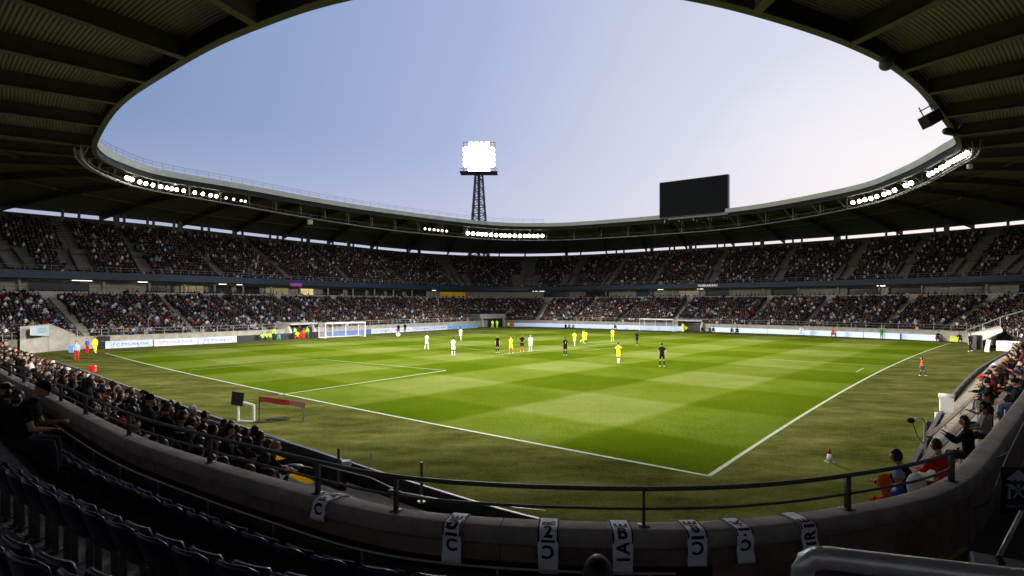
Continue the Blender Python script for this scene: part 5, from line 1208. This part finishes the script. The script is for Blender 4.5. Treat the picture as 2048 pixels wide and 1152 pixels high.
def hair_mesh(kind):
    m_ = MB()
    def headpt(v):
        z = v.z; x, y = v.x, v.y
        if z < -.02: f = 1-.38*((-z-.02)/.11)**1.4; x *= f; y = y*(1-.12*((-z-.02)/.11))
        return V3(x, y, z)
    def shell(low, k, wob=0):
        def fn(v):
            p = headpt(v); hl_ = .060-.25*abs(p.x)
            on = p.z > hl_ or (p.y < .018-.12*abs(p.z) and p.z > low)
            w_ = 1+wob*math.sin(v.x*85)*math.sin(v.z*80+v.y*60)
            return V3(p.x*k*w_, p.y*k*w_-.004, p.z*k+.004) if on else p*.9
        m_.sph((0, 0, 0), (.078, .098, .122), 30, 26, fn=fn)
    if kind == 'short': shell(-.085, 1.10, .01)
    elif kind == 'curly': shell(-.09, 1.24, .06)
    elif kind == 'long':
        shell(-.12, 1.13, .01); m_.sph((0, -.05, -.10), (.088, .062, .16), 16, 12, fn=lambda v: V3(v.x, v.y*(1-.3*(v.z < -.1)), v.z))
    elif kind == 'cap':
        m_.sph((0, -.004, .03), (.09, .108, .105), 18, 12, fn=lambda v: V3(v.x, v.y, max(v.z, -.005)))
        m_.add([(-.07, .07, .034), (.07, .07, .034), (.055, .165, .02), (0, .18, .024), (-.055, .165, .02), (-.07, .07, .026), (.07, .07, .026), (.055, .165, .012), (0, .18, .016), (-.055, .165, .012)], [(0, 1, 2, 3, 4), (9, 8, 7, 6, 5), (1, 6, 7, 2), (2, 7, 8, 3), (3, 8, 9, 4), (4, 9, 5, 0)])
    elif kind == 'beanie': m_.sph((0, -.008, .04), (.093, .11, .115), 18, 12, fn=lambda v: V3(v.x*1.0, v.y, max(v.z, -.035)))
    elif kind == 'hood': m_.sph((0, -.03, -.005), (.108, .122, .15), 18, 14, fn=lambda v: V3(v.x, min(v.y, .06), max(v.z, -.13)*(1.0 if v.z > 0 else 1.05)))
    me = m_.mesh(kind); me.polygons.foreach_set('use_smooth', [True]*len(me.polygons)); me.materials.append(black_m); return me
HAIR = {k: hair_mesh(k) for k in ('short', 'curly', 'long', 'cap', 'beanie', 'hood')}
def cm(name, col, rough=.9, nz=.25): return mat('cloth '+name, col, rough, noise=nz, nscale=14, bump=.3, bscale=30, spec=.06)
COL = {'black': cm('black', (.007, .007, .008)), 'charcoal': cm('charcoal', (.03, .031, .036)), 'navy': cm('navy', (.012, .018, .05)), 'white': cm('white', (.70, .70, .72)), 'grey': cm('grey', (.19, .19, .20)),
       'red': cm('red', (.50, .02, .015)), 'maroon': cm('maroon', (.12, .015, .015)), 'brown': cm('brown', (.09, .05, .03)), 'orange': cm('orange', (.62, .10, .01)), 'pale blue': cm('pale blue', (.30, .42, .62)), 'royal blue': cm('royal blue', (.05, .12, .5)),
       'neon yellow': mat('cloth neon yellow', (.72, .82, .02), .7, noise=.1, nscale=8), 'lime': mat('cloth lime', (.36, .80, .07), .7, noise=.1, nscale=8), 'green': cm('green', (.03, .22, .05)), 'teal': cm('teal', (.06, .35, .27)), 'beige': cm('beige', (.42, .34, .24)), 'denim': cm('denim', (.03, .045, .09))}
SK = {'light': mat('skin light', (.50, .28, .19), .55), 'tan': mat('skin tan', (.36, .19, .115), .55), 'brown': mat('skin brown', (.17, .085, .05), .55), 'dark': mat('skin dark', (.07, .038, .025), .5)}
HC = {'black': mat('hair black', (.010, .009, .009), .5, noise=.4, nscale=60), 'brown': mat('hair brown', (.045, .024, .013), .5, noise=.4, nscale=60), 'auburn': mat('hair auburn', (.11, .035, .015), .5, noise=.4, nscale=60), 'fair': mat('hair fair', (.28, .18, .08), .5, noise=.3, nscale=60), 'grey': mat('hair grey', (.30, .29, .28), .6, noise=.3, nscale=60)}
lipm = mat('lips', (.30, .08, .07), .5); eyem = mat('eyes and brows', (.015, .01, .008), .4)
def person(pose, loc, rz, top='black', bot='charcoal', skin='tan', hair=('short', 'black'), sock='white', shoe='black', label='', group=None, scale=1.0, headwear=None, name='person'):
    pr = proto(pose); o = bpy.data.objects.new(name, None); C.objects.link(o); o.location = loc; o.rotation_euler = (0, 0, rz); o.scale = (scale,)*3; o.empty_display_size = .2
    o['label'] = label; o['category'] = 'person'
    if group: o['group'] = group
    b = bpy.data.objects.new('body', pr['me']); C.objects.link(b); b.parent = o
    if pose in ('stand', 'walk', 'run', 'hips', 'steward', 'stride', 'crouch', 'fan_stand'): b.location.z = -pr['zmin']
    for i, m in enumerate((SK[skin], COL[top], COL[bot], COL[sock] if sock in COL else SK[skin], COL[shoe], eyem, lipm)):
        b.material_slots[i].link = 'OBJECT'; b.material_slots[i].material = m
    hk, hcn = hair; h = bpy.data.objects.new({'cap': 'cap', 'beanie': 'beanie', 'hood': 'hood'}.get(hk, 'hair'), HAIR[hk]); C.objects.link(h); h.parent = o
    h.matrix_local = Matrix.Translation(b.location) @ pr['HM']; h.material_slots[0].link = 'OBJECT'; h.material_slots[0].material = COL[hcn] if hk in ('cap', 'beanie', 'hood') else HC[hcn]
    return o
def face_to(loc, tgt): return math.atan2(tgt[1]-loc[1], tgt[0]-loc[0])-math.pi/2

# players, feet pixel -> place on the grass
PL = 'footballers on the pitch'
def player(u, v, pose, rz, top, bot, sock, label, skin='tan', hair='black', shoe='white', sc_=1.08, group=PL, name='person'):
    q = G(u, v); o = person(pose, (q[0], q[1], .0), R(rz), top, bot, skin, ('short', hair), sock, shoe, label, group, sc_); return o
o = player(853.5, 698.6, 'walk', -20, 'white', 'white', 'white', 'player in white kit walking, leftmost of the players', 'brown')
player(906.5, 711, 'stand', 10, 'white', 'white', 'white', 'player in white kit with black number seen from behind, nearest of the white team', 'dark')
player(921.4, 680.5, 'walk', 30, 'white', 'white', 'white', 'farthest white kitted player, alone behind the other two at left', 'brown')
player(994.8, 705, 'stand', 200, 'black', 'black', 'black', 'player in black standing left of the yellow player with orange socks', 'tan')
player(1021.9, 707, 'walk', 150, 'neon yellow', 'neon yellow', 'orange', 'yellow kitted player with orange socks between two players in black', 'tan')
player(1044, 703, 'hips', 190, 'black', 'black', 'orange', 'player in black with orange socks turned towards the white player', 'brown')
player(1061, 703, 'stand', 170, 'white', 'white', 'white', 'player in white kit right of the group of four at midfield', 'tan')
player(1130.5, 710.5, 'stand', 0, 'black', 'black', 'black', 'player in black with white number standing alone near the centre', 'brown')
player(1149, 692, 'walk', 20, 'neon yellow', 'neon yellow', 'white', 'yellow kitted player left of the pair of running yellow players', 'brown')
player(1166, 684, 'run', -60, 'neon yellow', 'neon yellow', 'neon yellow', 'yellow kitted player partly hidden behind another running yellow player', 'tan')
player(1171, 687, 'run', -40, 'neon yellow', 'neon yellow', 'brown', 'running yellow kitted player in front of a second one', 'brown')
player(1225, 682.5, 'walk', 160, 'neon yellow', 'neon yellow', 'neon yellow', 'all yellow kitted player in yellow socks walking in front of the far boards', 'brown')
player(1237, 727, 'walk', 5, 'neon yellow', 'neon yellow', 'white', 'nearest yellow kitted player with dark number on his back', 'dark', sc_=1.10)
player(1274, 691, 'walk', 15, 'black', 'black', 'black', 'player in black walking in front of the right goal', 'dark')
player(1324, 733, 'hips', -5, 'black', 'black', 'black', 'nearest player in black seen from behind, in black socks', 'tan', sc_=1.14)
for nm, txt, mt in (('nearest yellow', '28', 'black'), ('nearest of the white', '8', 'black'), ('standing alone near', '1', 'white')):
    for ob in list(C.objects):
        if nm in str(ob.get('label', '')):
            t_ = link('shirt_number', text_mesh(txt, .26), COL[mt], ob); t_.rotation_euler = (R(90), 0, 0); t_.location = (0, -.145, 1.26)
# stewards, photographers and others around the pitch
ST = 'stewards in high visibility jackets'
for (u, v, pose, rz, top, bot, lab) in (
    (190, 707, 'stride', 200, 'neon yellow', 'neon yellow', 'tall steward in neon yellow jacket at the left corner of the pitch'),
    (526, 682, 'crouch', 190, 'lime', 'charcoal', 'crouching steward in lime vest, first from the left by the black board'),
    (534, 681, 'crouch', 200, 'neon yellow', 'charcoal', 'crouching steward in yellow vest, second from the left by the black board'),
    (541, 681, 'crouch', 170, 'lime', 'green', 'crouching steward in lime vest, third by the black board'),
    (548, 680, 'steward', 180, 'lime', 'charcoal', 'standing steward in lime jacket beside three crouching stewards'),
    (589, 677, 'steward', 190, 'lime', 'charcoal', 'steward in lime jacket left of the group near the left goal'),
    (596, 678, 'crouch', 180, 'neon yellow', 'orange', 'crouching steward in yellow beside the red clad child near the left goal'),
    (615, 676, 'steward', 170, 'lime', 'green', 'steward in lime jacket and green trousers right of the orange vest'),
    (628, 674.5, 'steward', 175, 'neon yellow', 'neon yellow', 'steward in neon yellow just left of the left goal'),
    (985, 656, 'steward', 180, 'neon yellow', 'lime', 'left of two stewards inside the far corner tunnel'),
    (994, 656, 'steward', 175, 'lime', 'lime', 'right of two stewards inside the far corner tunnel'),
    (1017, 654.5, 'crouch', 180, 'neon yellow', 'neon yellow', 'crouching steward in yellow right of the far corner tunnel'),
    (1022, 654.5, 'crouch', 180, 'orange', 'orange', 'crouching steward in orange right of the far corner tunnel'),
    (1026, 654.5, 'crouch', 180, 'orange', 'maroon', 'crouching person in orange and maroon at the end of the tunnel group'),
    (1366, 664.5, 'steward', 170, 'neon yellow', 'neon yellow', 'steward in yellow at the tunnel mouth behind the right goal'),
    (1372, 664, 'crouch', 180, 'neon yellow', 'charcoal', 'crouching steward in yellow behind the right goal'),
    (1763, 679, 'steward', 180, 'green', 'green', 'standing steward in dark green before the right boards')):
    q = G(u, v); person(pose, (q[0], q[1], 0), R(rz), top, bot, rnd.choice(['tan', 'brown', 'light']), ('short', 'black'), 'black', 'black', lab, ST, 1.05)
PH = 'people along the edge of the pitch'
for (u, v, pose, rz, top, bot, lab, sc_) in (
    (559, 680, 'crouch', 180, 'teal', 'teal', 'small child in teal beside the black board', .85),
    (603, 678, 'crouch', 180, 'red', 'red', 'crouching person in red near the left goal', .95), (608, 678, 'steward', 180, 'orange', 'red', 'person in orange vest and red trousers near the left goal', .95),
    (797, 667, 'steward', 180, 'black', 'black', 'photographer in black behind the big white ball bag', 1.0), (810, 665, 'steward', 190, 'black', 'black', 'photographer in black right of the white ball bag', 1.0),
    (1131, 658, 'crouch', 180, 'black', 'black', 'crouching photographer in black, leftmost at the far lavender boards', 1), (1138, 658, 'crouch', 180, 'teal', 'black', 'crouching photographer in teal and black at the far lavender boards', 1),
    (1146, 658, 'crouch', 180, 'beige', 'black', 'crouching photographer in beige at the far lavender boards', 1), (1230, 659.5, 'crouch', 180, 'black', 'navy', 'crouching photographer in black and navy left of the right goal', 1),
    (1404, 665, 'crouch', 180, 'black', 'black', 'crouching photographer in black right of the tunnel behind the right goal', 1), (1419, 666, 'crouch', 180, 'charcoal', 'black', 'crouching photographer in charcoal, second right of the right goal', 1), (1426, 666, 'crouch', 180, 'black', 'charcoal', 'crouching photographer, third right of the right goal', 1),
    (1463, 667, 'crouch', 180, 'black', 'black', 'lone crouching photographer before the right lavender boards', 1), (1474, 668.5, 'crouch', 160, 'navy', 'black', 'crouching photographer in navy beside black bags', 1.1),
    (1601, 671, 'crouch', 180, 'white', 'white', 'person in white crouching before the right lavender boards', 1.4), (1665, 674, 'crouch', 180, 'orange', 'maroon', 'person in orange crouching before the right lavender boards', 1.3),
    (1874, 684, 'crouch', 180, 'navy', 'maroon', 'person in navy and maroon crouching at the end of the right boards', 1.3),
    (1920, 683, 'steward', 180, 'grey', 'grey', 'person in grey standing left of the white dressed person at the right corner', 1.0), (1925, 682, 'sit_cheer', 180, 'white', 'white', 'white dressed person with one arm up at the right corner', 1.5),
    (1941, 703, 'stride', 90, 'black', 'black', 'person in black with white shoes walking at the right corner', 1.2), (1918, 684, 'crouch', 150, 'charcoal', 'black', 'crouching person in charcoal between the two yellow boards', 1.1),
    (153, 722, 'steward', 200, 'pale blue', 'red', 'person in pale blue top and red trousers at the left corner, nearer one', 1.05), (175, 708, 'steward', 170, 'royal blue', 'red', 'person in royal blue top and red trousers at the left corner, farther one', .95)):
    q = G(u, v); person(pose, (q[0], q[1], 0), R(rz), top, bot, rnd.choice(['tan', 'brown', 'light']), ('short', rnd.choice(['black', 'brown'])), 'black', 'white' if 'white shoes' in lab else 'black', lab, PH, sc_)
q = G(1845, 752); person('walk', (q[0], q[1], 0), R(60), 'orange', 'denim', 'tan', ('long', 'black'), 'black', 'white', 'child in a bright orange red top walking on the worn grass at right', None, .80)

# foreground figures
person('bend_phone', (-7.45, 8.7, 2.92), R(-62), 'black', 'charcoal', 'tan', ('cap', 'black'), 'black', 'black', 'man in black T-shirt and black cap bending over his hands at the left edge', None, 1.05)
person('sit', (.46, 3.0, 2.77), R(0), 'black', 'black', 'tan', ('short', 'black'), 'black', 'black', 'dark head of a seated spectator rising at the bottom centre edge', None, 1.0)
# right lower block
RB = 'spectators beside the right parapet'
def headat(u, v, zh, pose, rz, top, bot, skin, hair, label, sc_=1.0):
    Y = (EYE-zh)*F/(v-HY); X = (u-CX)/F*Y; pr = proto(pose); h = Matrix.Rotation(R(rz), 3, 'Z') @ (pr['HM'].to_translation()*sc_)
    return person(pose, (X-h.x, Y-h.y, zh-h.z), R(rz), top, bot, skin, hair, 'black', 'black', label, RB, sc_)
headat(1768, 964, 2.85, 'sit_lean', -15, 'orange', 'navy', 'tan', ('hood', 'orange'), 'spectator in orange hood sitting behind the right handrail', .95)
headat(1797, 955, 2.80, 'sit', -10, 'royal blue', 'navy', 'tan', ('beanie', 'pale blue'), 'child in blue beanie between the orange hood and the fluffy white hood', .9)
headat(1832, 968, 2.92, 'sit_lean', -25, 'grey', 'charcoal', 'light', ('hood', 'white'), 'spectator in big pale fluffy hood behind the last handrail post', 1.15)
headat(1792, 912, 2.75, 'sit_lean', 30, 'black', 'black', 'tan', ('short', 'black'), 'dark haired spectator in black leaning out above the orange hood', 1.0)
headat(1872, 890, 2.75, 'sit_lean', 10, 'red', 'maroon', 'light', ('short', 'brown'), 'brown haired spectator in red jacket right of the bent white post', 1.0)
headat(1928, 842, 2.72, 'sit_phone', 50, 'black', 'charcoal', 'light', ('long', 'brown'), 'brown haired spectator in black writing by the right parapet', 1.0)
headat(1966, 812, 2.72, 'sit', 60, 'grey', 'charcoal', 'tan', ('short', 'black'), 'spectator in grey white jacket next to the straight pale post', 1.0)
headat(1972, 795, 2.78, 'sit_twist', 60, 'black', 'black', 'light', ('long', 'black'), 'long dark haired spectator shading her face near the right barrier', 1.0)
headat(2040, 728, 2.5, 'sit_phone', 40, 'red', 'denim', 'light', ('short', 'grey'), 'grey haired spectator in red sweater at the right picture edge', 1.0)
headat(2030, 715, 2.6, 'sit_lean', 40, 'black', 'black', 'tan', ('short', 'black'), 'spectator in black just above the red sweater at the right picture edge', 1.0)
headat(2044, 702, 2.6, 'sit', 40, 'maroon', 'charcoal', 'brown', ('short', 'brown'), 'spectator in maroon at the right edge above the barrier', 1.0)

# left lower block and the upper rows at the left: individual spectators
SPG = 'spectators in the near left block'
rl = random.Random(11); budget = 250; cand = []
for j in range(6):
    for x, y, n, ii in walk(-(.42+j*.95), 0, PAR.n, .46):
        if abs(x) < 2.5 or DF[ii] < .75+j*.95: continue
        z = jz(j); u = CX+x/y*F
        if x > 0 and (x < 17 or u > 2075 or j > 1): continue
        if x < 0 and (j > 3 or not (-20 < u < 545) or u > 548-j*8): continue
        if rl.random() < (.05 if u < 470 else .30): continue
        cand.append((math.hypot(x, y), x, y, z, n, j, 'lower', u))
for k in range(0, 7):
    for x, y, n, ii in walk(1.02+k*SP, 0, PAR.n, .54):
        if near_zone(x, y) or y < 2: continue
        u = CX+x/y*F
        if not (-30 < u < 2080): continue
        if u > 1024 and y < 12: continue
        if rl.random() < .12: continue
        cand.append((math.hypot(x, y), x, y, kzf(k), n, k, 'upper', u))
cand.sort(); pick = cand[:budget]; rest = cand[budget:]
bcol = {}
cnts = {}
def rowlab(j, w_): return f'{ordn(j)} row {"in front of" if w_=="lower" else "behind"} the parapet'
for d, x, y, z, n, j, w_, u in sorted(pick, key=lambda c: (c[6], c[5], -c[7])):
    key = (w_, j, u > 1024); cnts[key] = cnts.get(key, 0)+1
    top = rl.choices(['black', 'charcoal', 'navy', 'white', 'grey', 'red', 'maroon', 'brown', 'pale blue', 'beige', 'neon yellow'], [62, 16, 10, 5, 4, 2.5, 2, 2, 1, .8, .5])[0]
    hk = rl.choices(['short', 'curly', 'long', 'cap', 'beanie', 'hood'], [50, 10, 14, 14, 7, 5])[0]
    hc_ = rl.choices(['black', 'white', 'navy', 'red', 'grey'], [45, 22, 15, 6, 12])[0] if hk in ('cap', 'beanie') else (top if hk == 'hood' else rl.choices(['black', 'brown', 'auburn', 'fair', 'grey'], [62, 28, 4, 2, 4])[0])
    skn = rl.choices(['light', 'tan', 'brown', 'dark'], [15, 38, 30, 17])[0]
    po = rl.choices(['sit', 'sit_lean', 'sit_phone', 'sit_twist', 'sit_cheer', 'fan_stand'], [34, 24, 14, 16, 3, 5])[0]
    if w_ == 'lower' and po == 'fan_stand' and (j > 1 or u > 455): po = 'sit'
    rz = math.atan2(-n[1], -n[0])-math.pi/2+rl.uniform(-.35, .35)
    hn = {'short': hc_+' hair', 'curly': 'curly '+hc_+' hair', 'long': 'long '+hc_+' hair', 'cap': hc_+' cap', 'beanie': hc_+' beanie', 'hood': 'hood up'}[hk]
    lab = f'{top} clad spectator, {hn}, {ordn(cnts[key]-1)} from {"left" if u > 1024 else "right"}, {ordn(j)} row {"before" if w_ == "lower" else "behind"} parapet'
    person(po, (x+rl.uniform(-.05, .05), y+rl.uniform(-.05, .05), z-.02), rz, top, rl.choice(['black', 'charcoal', 'navy', 'denim']), skn, (hk, hc_), 'black', rl.choice(['black', 'white', 'grey']), lab, SPG, rl.uniform(.95, 1.05))

# ------------------------------------------------------------------ the mass of spectators and seats: low detail, one object each
rg = np.random.default_rng(5)
def lod(near_):
    m_ = MB(); tags = []
    def tag(n): tags.extend([n]*(len(m_.v)-len(tags)))
    m_.sph((0, .02, 1.17), (.085, .10, .125), 8 if near_ else 6, 6 if near_ else 4); tag(0)
    hv = [(v, i) for i, v in enumerate(m_.v)]
    for v, i in hv:
        if v[2] > 1.20 or (v[1] < -.01 and v[2] > 1.10): tags[i] = 3
    nn = 8 if near_ else 6
    rings = [(.44, .17, .13, 0), (.70, .16, .12, .01), (.92, .21, .12, .02), (1.01, .15, .09, .02), (1.07, .05, .05, .02)]
    base = len(m_.v); vs = []; fs = []
    for z, rx, ry, oy in rings: vs += [(math.cos(2*math.pi*k/nn)*rx, oy+math.sin(2*math.pi*k/nn)*ry, z) for k in range(nn)]
    for a in range(len(rings)-1):
        for k in range(nn): fs.append((a*nn+k, a*nn+(k+1) % nn, (a+1)*nn+(k+1) % nn, (a+1)*nn+k))
    m_.add(vs, fs); tag(1)
    if near_:
        for s in (-1, 1): m_.tube([(s*.20, .0, .97), (s*.26, .10, .74), (s*.13, .33, .68)], [.055, .05, .035], 4); tag(1); m_.tube([(s*.13, .31, .68), (s*.10, .40, .68)], [.04, .03], 4); tag(0)
    for s in (-1, 1): m_.bar((s*.11, 0, .50), (s*.13, .45, .50), .15, .15); tag(2)
    if near_:
        for s in (-1, 1): m_.bar((s*.13, .44, .50), (s*.13, .46, .08), .12, .12); tag(2)
    return np.array(m_.v), m_.f, np.array(tags)
SHIRT = np.array([(.010, .010, .013), (.02, .02, .025), (.03, .03, .035), (.012, .02, .05), (.09, .09, .10), (.24, .24, .26), (.62, .62, .64), (.30, .02, .02), (.10, .015, .02), (.12, .08, .05), (.25, .32, .45), (.38, .30, .22), (.55, .16, .05), (.06, .10, .07)])
SPW = np.array([38, 20, 10, 7, 6, 4, 6.0, 1.6, 3.0, 3, 1.6, 1.6, .25, .8]); SPW = SPW/SPW.sum()
SKN = np.array([(.42, .27, .20), (.27, .165, .11), (.14, .08, .055), (.06, .038, .028)]); HRC = np.array([(.01, .009, .009), (.03, .018, .012), (.10, .05, .03), (.25, .18, .1), (.3, .29, .28)])
def crowd_mesh(pos, ang, scl, lodv, name, m):
    V, Fc, T = lodv; n = len(pos); nv = len(V); c, s = np.cos(ang), np.sin(ang)
    X = V[None, :, 0]*scl[:, None]; Y = V[None, :, 1]*scl[:, None]; lean = rg.uniform(-.05, .22, n); Y = Y+lean[:, None]*np.maximum(V[None, :, 2]-.5, 0); tw = rg.uniform(-.05, .05, n); X = X+tw[:, None]*np.maximum(V[None, :, 2]-.5, 0)
    out = np.empty((n, nv, 3)); out[..., 0] = X*c[:, None]-Y*s[:, None]+pos[:, 0:1]; out[..., 1] = X*s[:, None]+Y*c[:, None]+pos[:, 1:2]; out[..., 2] = V[None, :, 2]*scl[:, None]+pos[:, 2:3]
    q4 = np.array([f for f in Fc if len(f) == 4]); q3 = np.array([f for f in Fc if len(f) == 3]); off = (np.arange(n)*nv)[:, None, None]
    a = (q4[None]+off).reshape(-1, 4); b = (q3[None]+off).reshape(-1, 3) if len(q3) else np.zeros((0, 3), int)
    me = bpy.data.meshes.new(name); me.vertices.add(n*nv); me.vertices.foreach_set('co', out.reshape(-1))
    lv = np.r_[a.ravel(), b.ravel()]; me.loops.add(len(lv)); me.loops.foreach_set('vertex_index', lv.astype(np.int32))
    st = np.r_[np.arange(len(a))*4, len(a)*4+np.arange(len(b))*3]; me.polygons.add(len(st)); me.polygons.foreach_set('loop_start', st.astype(np.int32)); me.update(calc_edges=True)
    shirt = SHIRT[rg.choice(len(SHIRT), n, p=SPW)]*rg.uniform(.7, 1.2, (n, 1))
    fld = np.sin(pos[:, 0]*.31+1.3*np.sin(pos[:, 1]*.17))*np.sin(pos[:, 1]*.27+pos[:, 2]*.9+1.1*np.sin(pos[:, 0]*.13))     # groups of like-dressed friends
    gA = (fld > .45) & (rg.random(n) < .16); gB = (fld < -.5) & (rg.random(n) < .35)
    shirt[gA] = SHIRT[rg.choice([5, 6, 7, 8], gA.sum())]*.8; shirt[gB] = SHIRT[0]; sk = SKN[rg.choice(4, n, p=[.35, .33, .2, .12])]; hr_ = HRC[rg.choice(5, n, p=[.58, .28, .06, .04, .04])]; hat = rg.random(n) < .10; hr_[hat] = SHIRT[rg.choice(len(SHIRT), hat.sum())]
    bt = np.array([(.012, .012, .016), (.03, .04, .07), (.05, .05, .05)])[rg.choice(3, n)]
    pal = np.stack([sk, shirt, bt, hr_], 1); col = np.ones((n, nv, 4), np.float32); col[..., :3] = pal[:, T]
    at_ = me.color_attributes.new('Col', 'FLOAT_COLOR', 'POINT'); at_.data.foreach_set('color', col.reshape(-1))
    me.polygons.foreach_set('use_smooth', [True]*len(st)); me.validate(); return me
crm = bpy.data.materials.new('crowd clothing'); crm.use_nodes = True; t = crm.node_tree; vc = N(t, 'ShaderNodeVertexColor'); vc.layer_name = 'Col'; L(t, vc.outputs[0], t.nodes['Principled BSDF'].inputs['Base Color']); t.nodes['Principled BSDF'].inputs['Roughness'].default_value = .85; t.nodes['Principled BSDF'].inputs['Specular IOR Level'].default_value = .15
def aisle_hit(i, k, lst, hwid): 
    for a in lst:
        d = abs(i-a)*FRONT.step
        if d < hwid: return True
    return False
posL, posU, seatp = [], [], []
for k in range(NLOW):
    o_ = LOW0+(k+.5)*LOW_T; z = LOWZ+k*LOW_R; i = FAR[0]+.0
    while i < FAR[-1]:
        p, n = FRONT.at(i, o_); p2, _ = FRONT.at(i+1, o_); st = .46/max(np.linalg.norm(p2-p), .3); i += st
        if p[1] < 25 or abs(p[0]/p[1]) > 1.0: continue
        if aisle_hit(i, k, aisles, .62): continue
        if aisle_hit(i, k, [tun_i[0]], 4.6) and k < 6: continue
        if aisle_hit(i, k, [tun_i[1]], 4.0) and k < 4: continue
        if aisle_hit(i, k, [tun_i[2]], 3.6) and k < 4: continue
        seatp.append((p[0], p[1], z, math.atan2(-n[1], -n[0])-math.pi/2))
        if rg.random() < .05+.16*max(0, math.sin(p[0]*.23+k*.5)*math.sin(p[1]*.19+1)-.35): continue
        posL.append((p[0]+rg.normal(0, .04), p[1]+rg.normal(0, .04), z-.06+(.35 if rg.random() < .04 else 0), math.atan2(-n[1], -n[0])-math.pi/2+rg.normal(0, .3)))
for k in range(NUP):
    o_ = UP0+(k+.5)*UP_T; z = UPZ+k*UP_R; i = FAR[0]+.0
    while i < FAR[-1]:
        p, n = FRONT.at(i, o_); p2, _ = FRONT.at(i+1, o_); st = .46/max(np.linalg.norm(p2-p), .3); i += st
        if p[1] < 25 or abs(p[0]/p[1]) > 1.0: continue
        if aisle_hit(i, k, upv, 1.35 if k < 8 else .62) and k > 0: continue
        if rg.random() < .06: continue
        posU.append((p[0]+rg.normal(0, .04), p[1]+rg.normal(0, .04), z-.06+(.4 if rg.random() < (.03 if k < NUP-1 else .3) else 0), math.atan2(-n[1], -n[0])-math.pi/2+rg.normal(0, .3)))
posB = []
i = FAR[0]+.0
while i < FAR[-1]:      # guests on the hospitality terrace
    i += .9; p, n = FRONT.at(i, 15.6)
    if p[1] < 25 or rg.random() < .22: continue
    posB.append((p[0], p[1], 6.35, math.atan2(-n[1], -n[0])-math.pi/2+rg.normal(0, .4)))
for d, x, y, z, n, j, w_, u in rest: posL.append((x, y, z, math.atan2(-n[1], -n[0])-math.pi/2+rg.normal(0, .25)))
i = NL[0]
hi, lo = lod(True), lod(False)
def mk_crowd(ps, lodv, label):
    a = np.array(ps); me = crowd_mesh(a[:, :3], a[:, 3], rg.uniform(.92, 1.06, len(a)), lodv, 'crowd', crm)
    link('crowd', me, crm, None, label=label, category='crowd', kind='stuff')
mk_crowd(posL, hi, 'dense seated crowd in dark clothes filling the lower tier around the pitch')
mk_crowd(posU, lo, 'dense dim crowd filling the upper tier above the blue balcony front')
mk_crowd(posB, hi, 'row of guests seated on the hospitality terrace between the two tiers')
# seats under the lower tier crowd
m_ = MB(); m_.box((0, -.02, .42), (.44, .40, .05)); m_.box((0, -.24, .66), (.44, .05, .42)); sv = (np.array(m_.v), m_.f, np.zeros(len(m_.v), int))
a = np.array(seatp); me = crowd_mesh(a[:, :3], a[:, 3], np.ones(len(a)), sv, 'seats', None); link('stadium_seats', me, seat_m, None, label='rows of dark seats under the lower tier crowd', category='seats', kind='stuff')
print('crowd', len(posL), len(posU), len(posB), 'individual', len(pick), 'rest', len(rest))
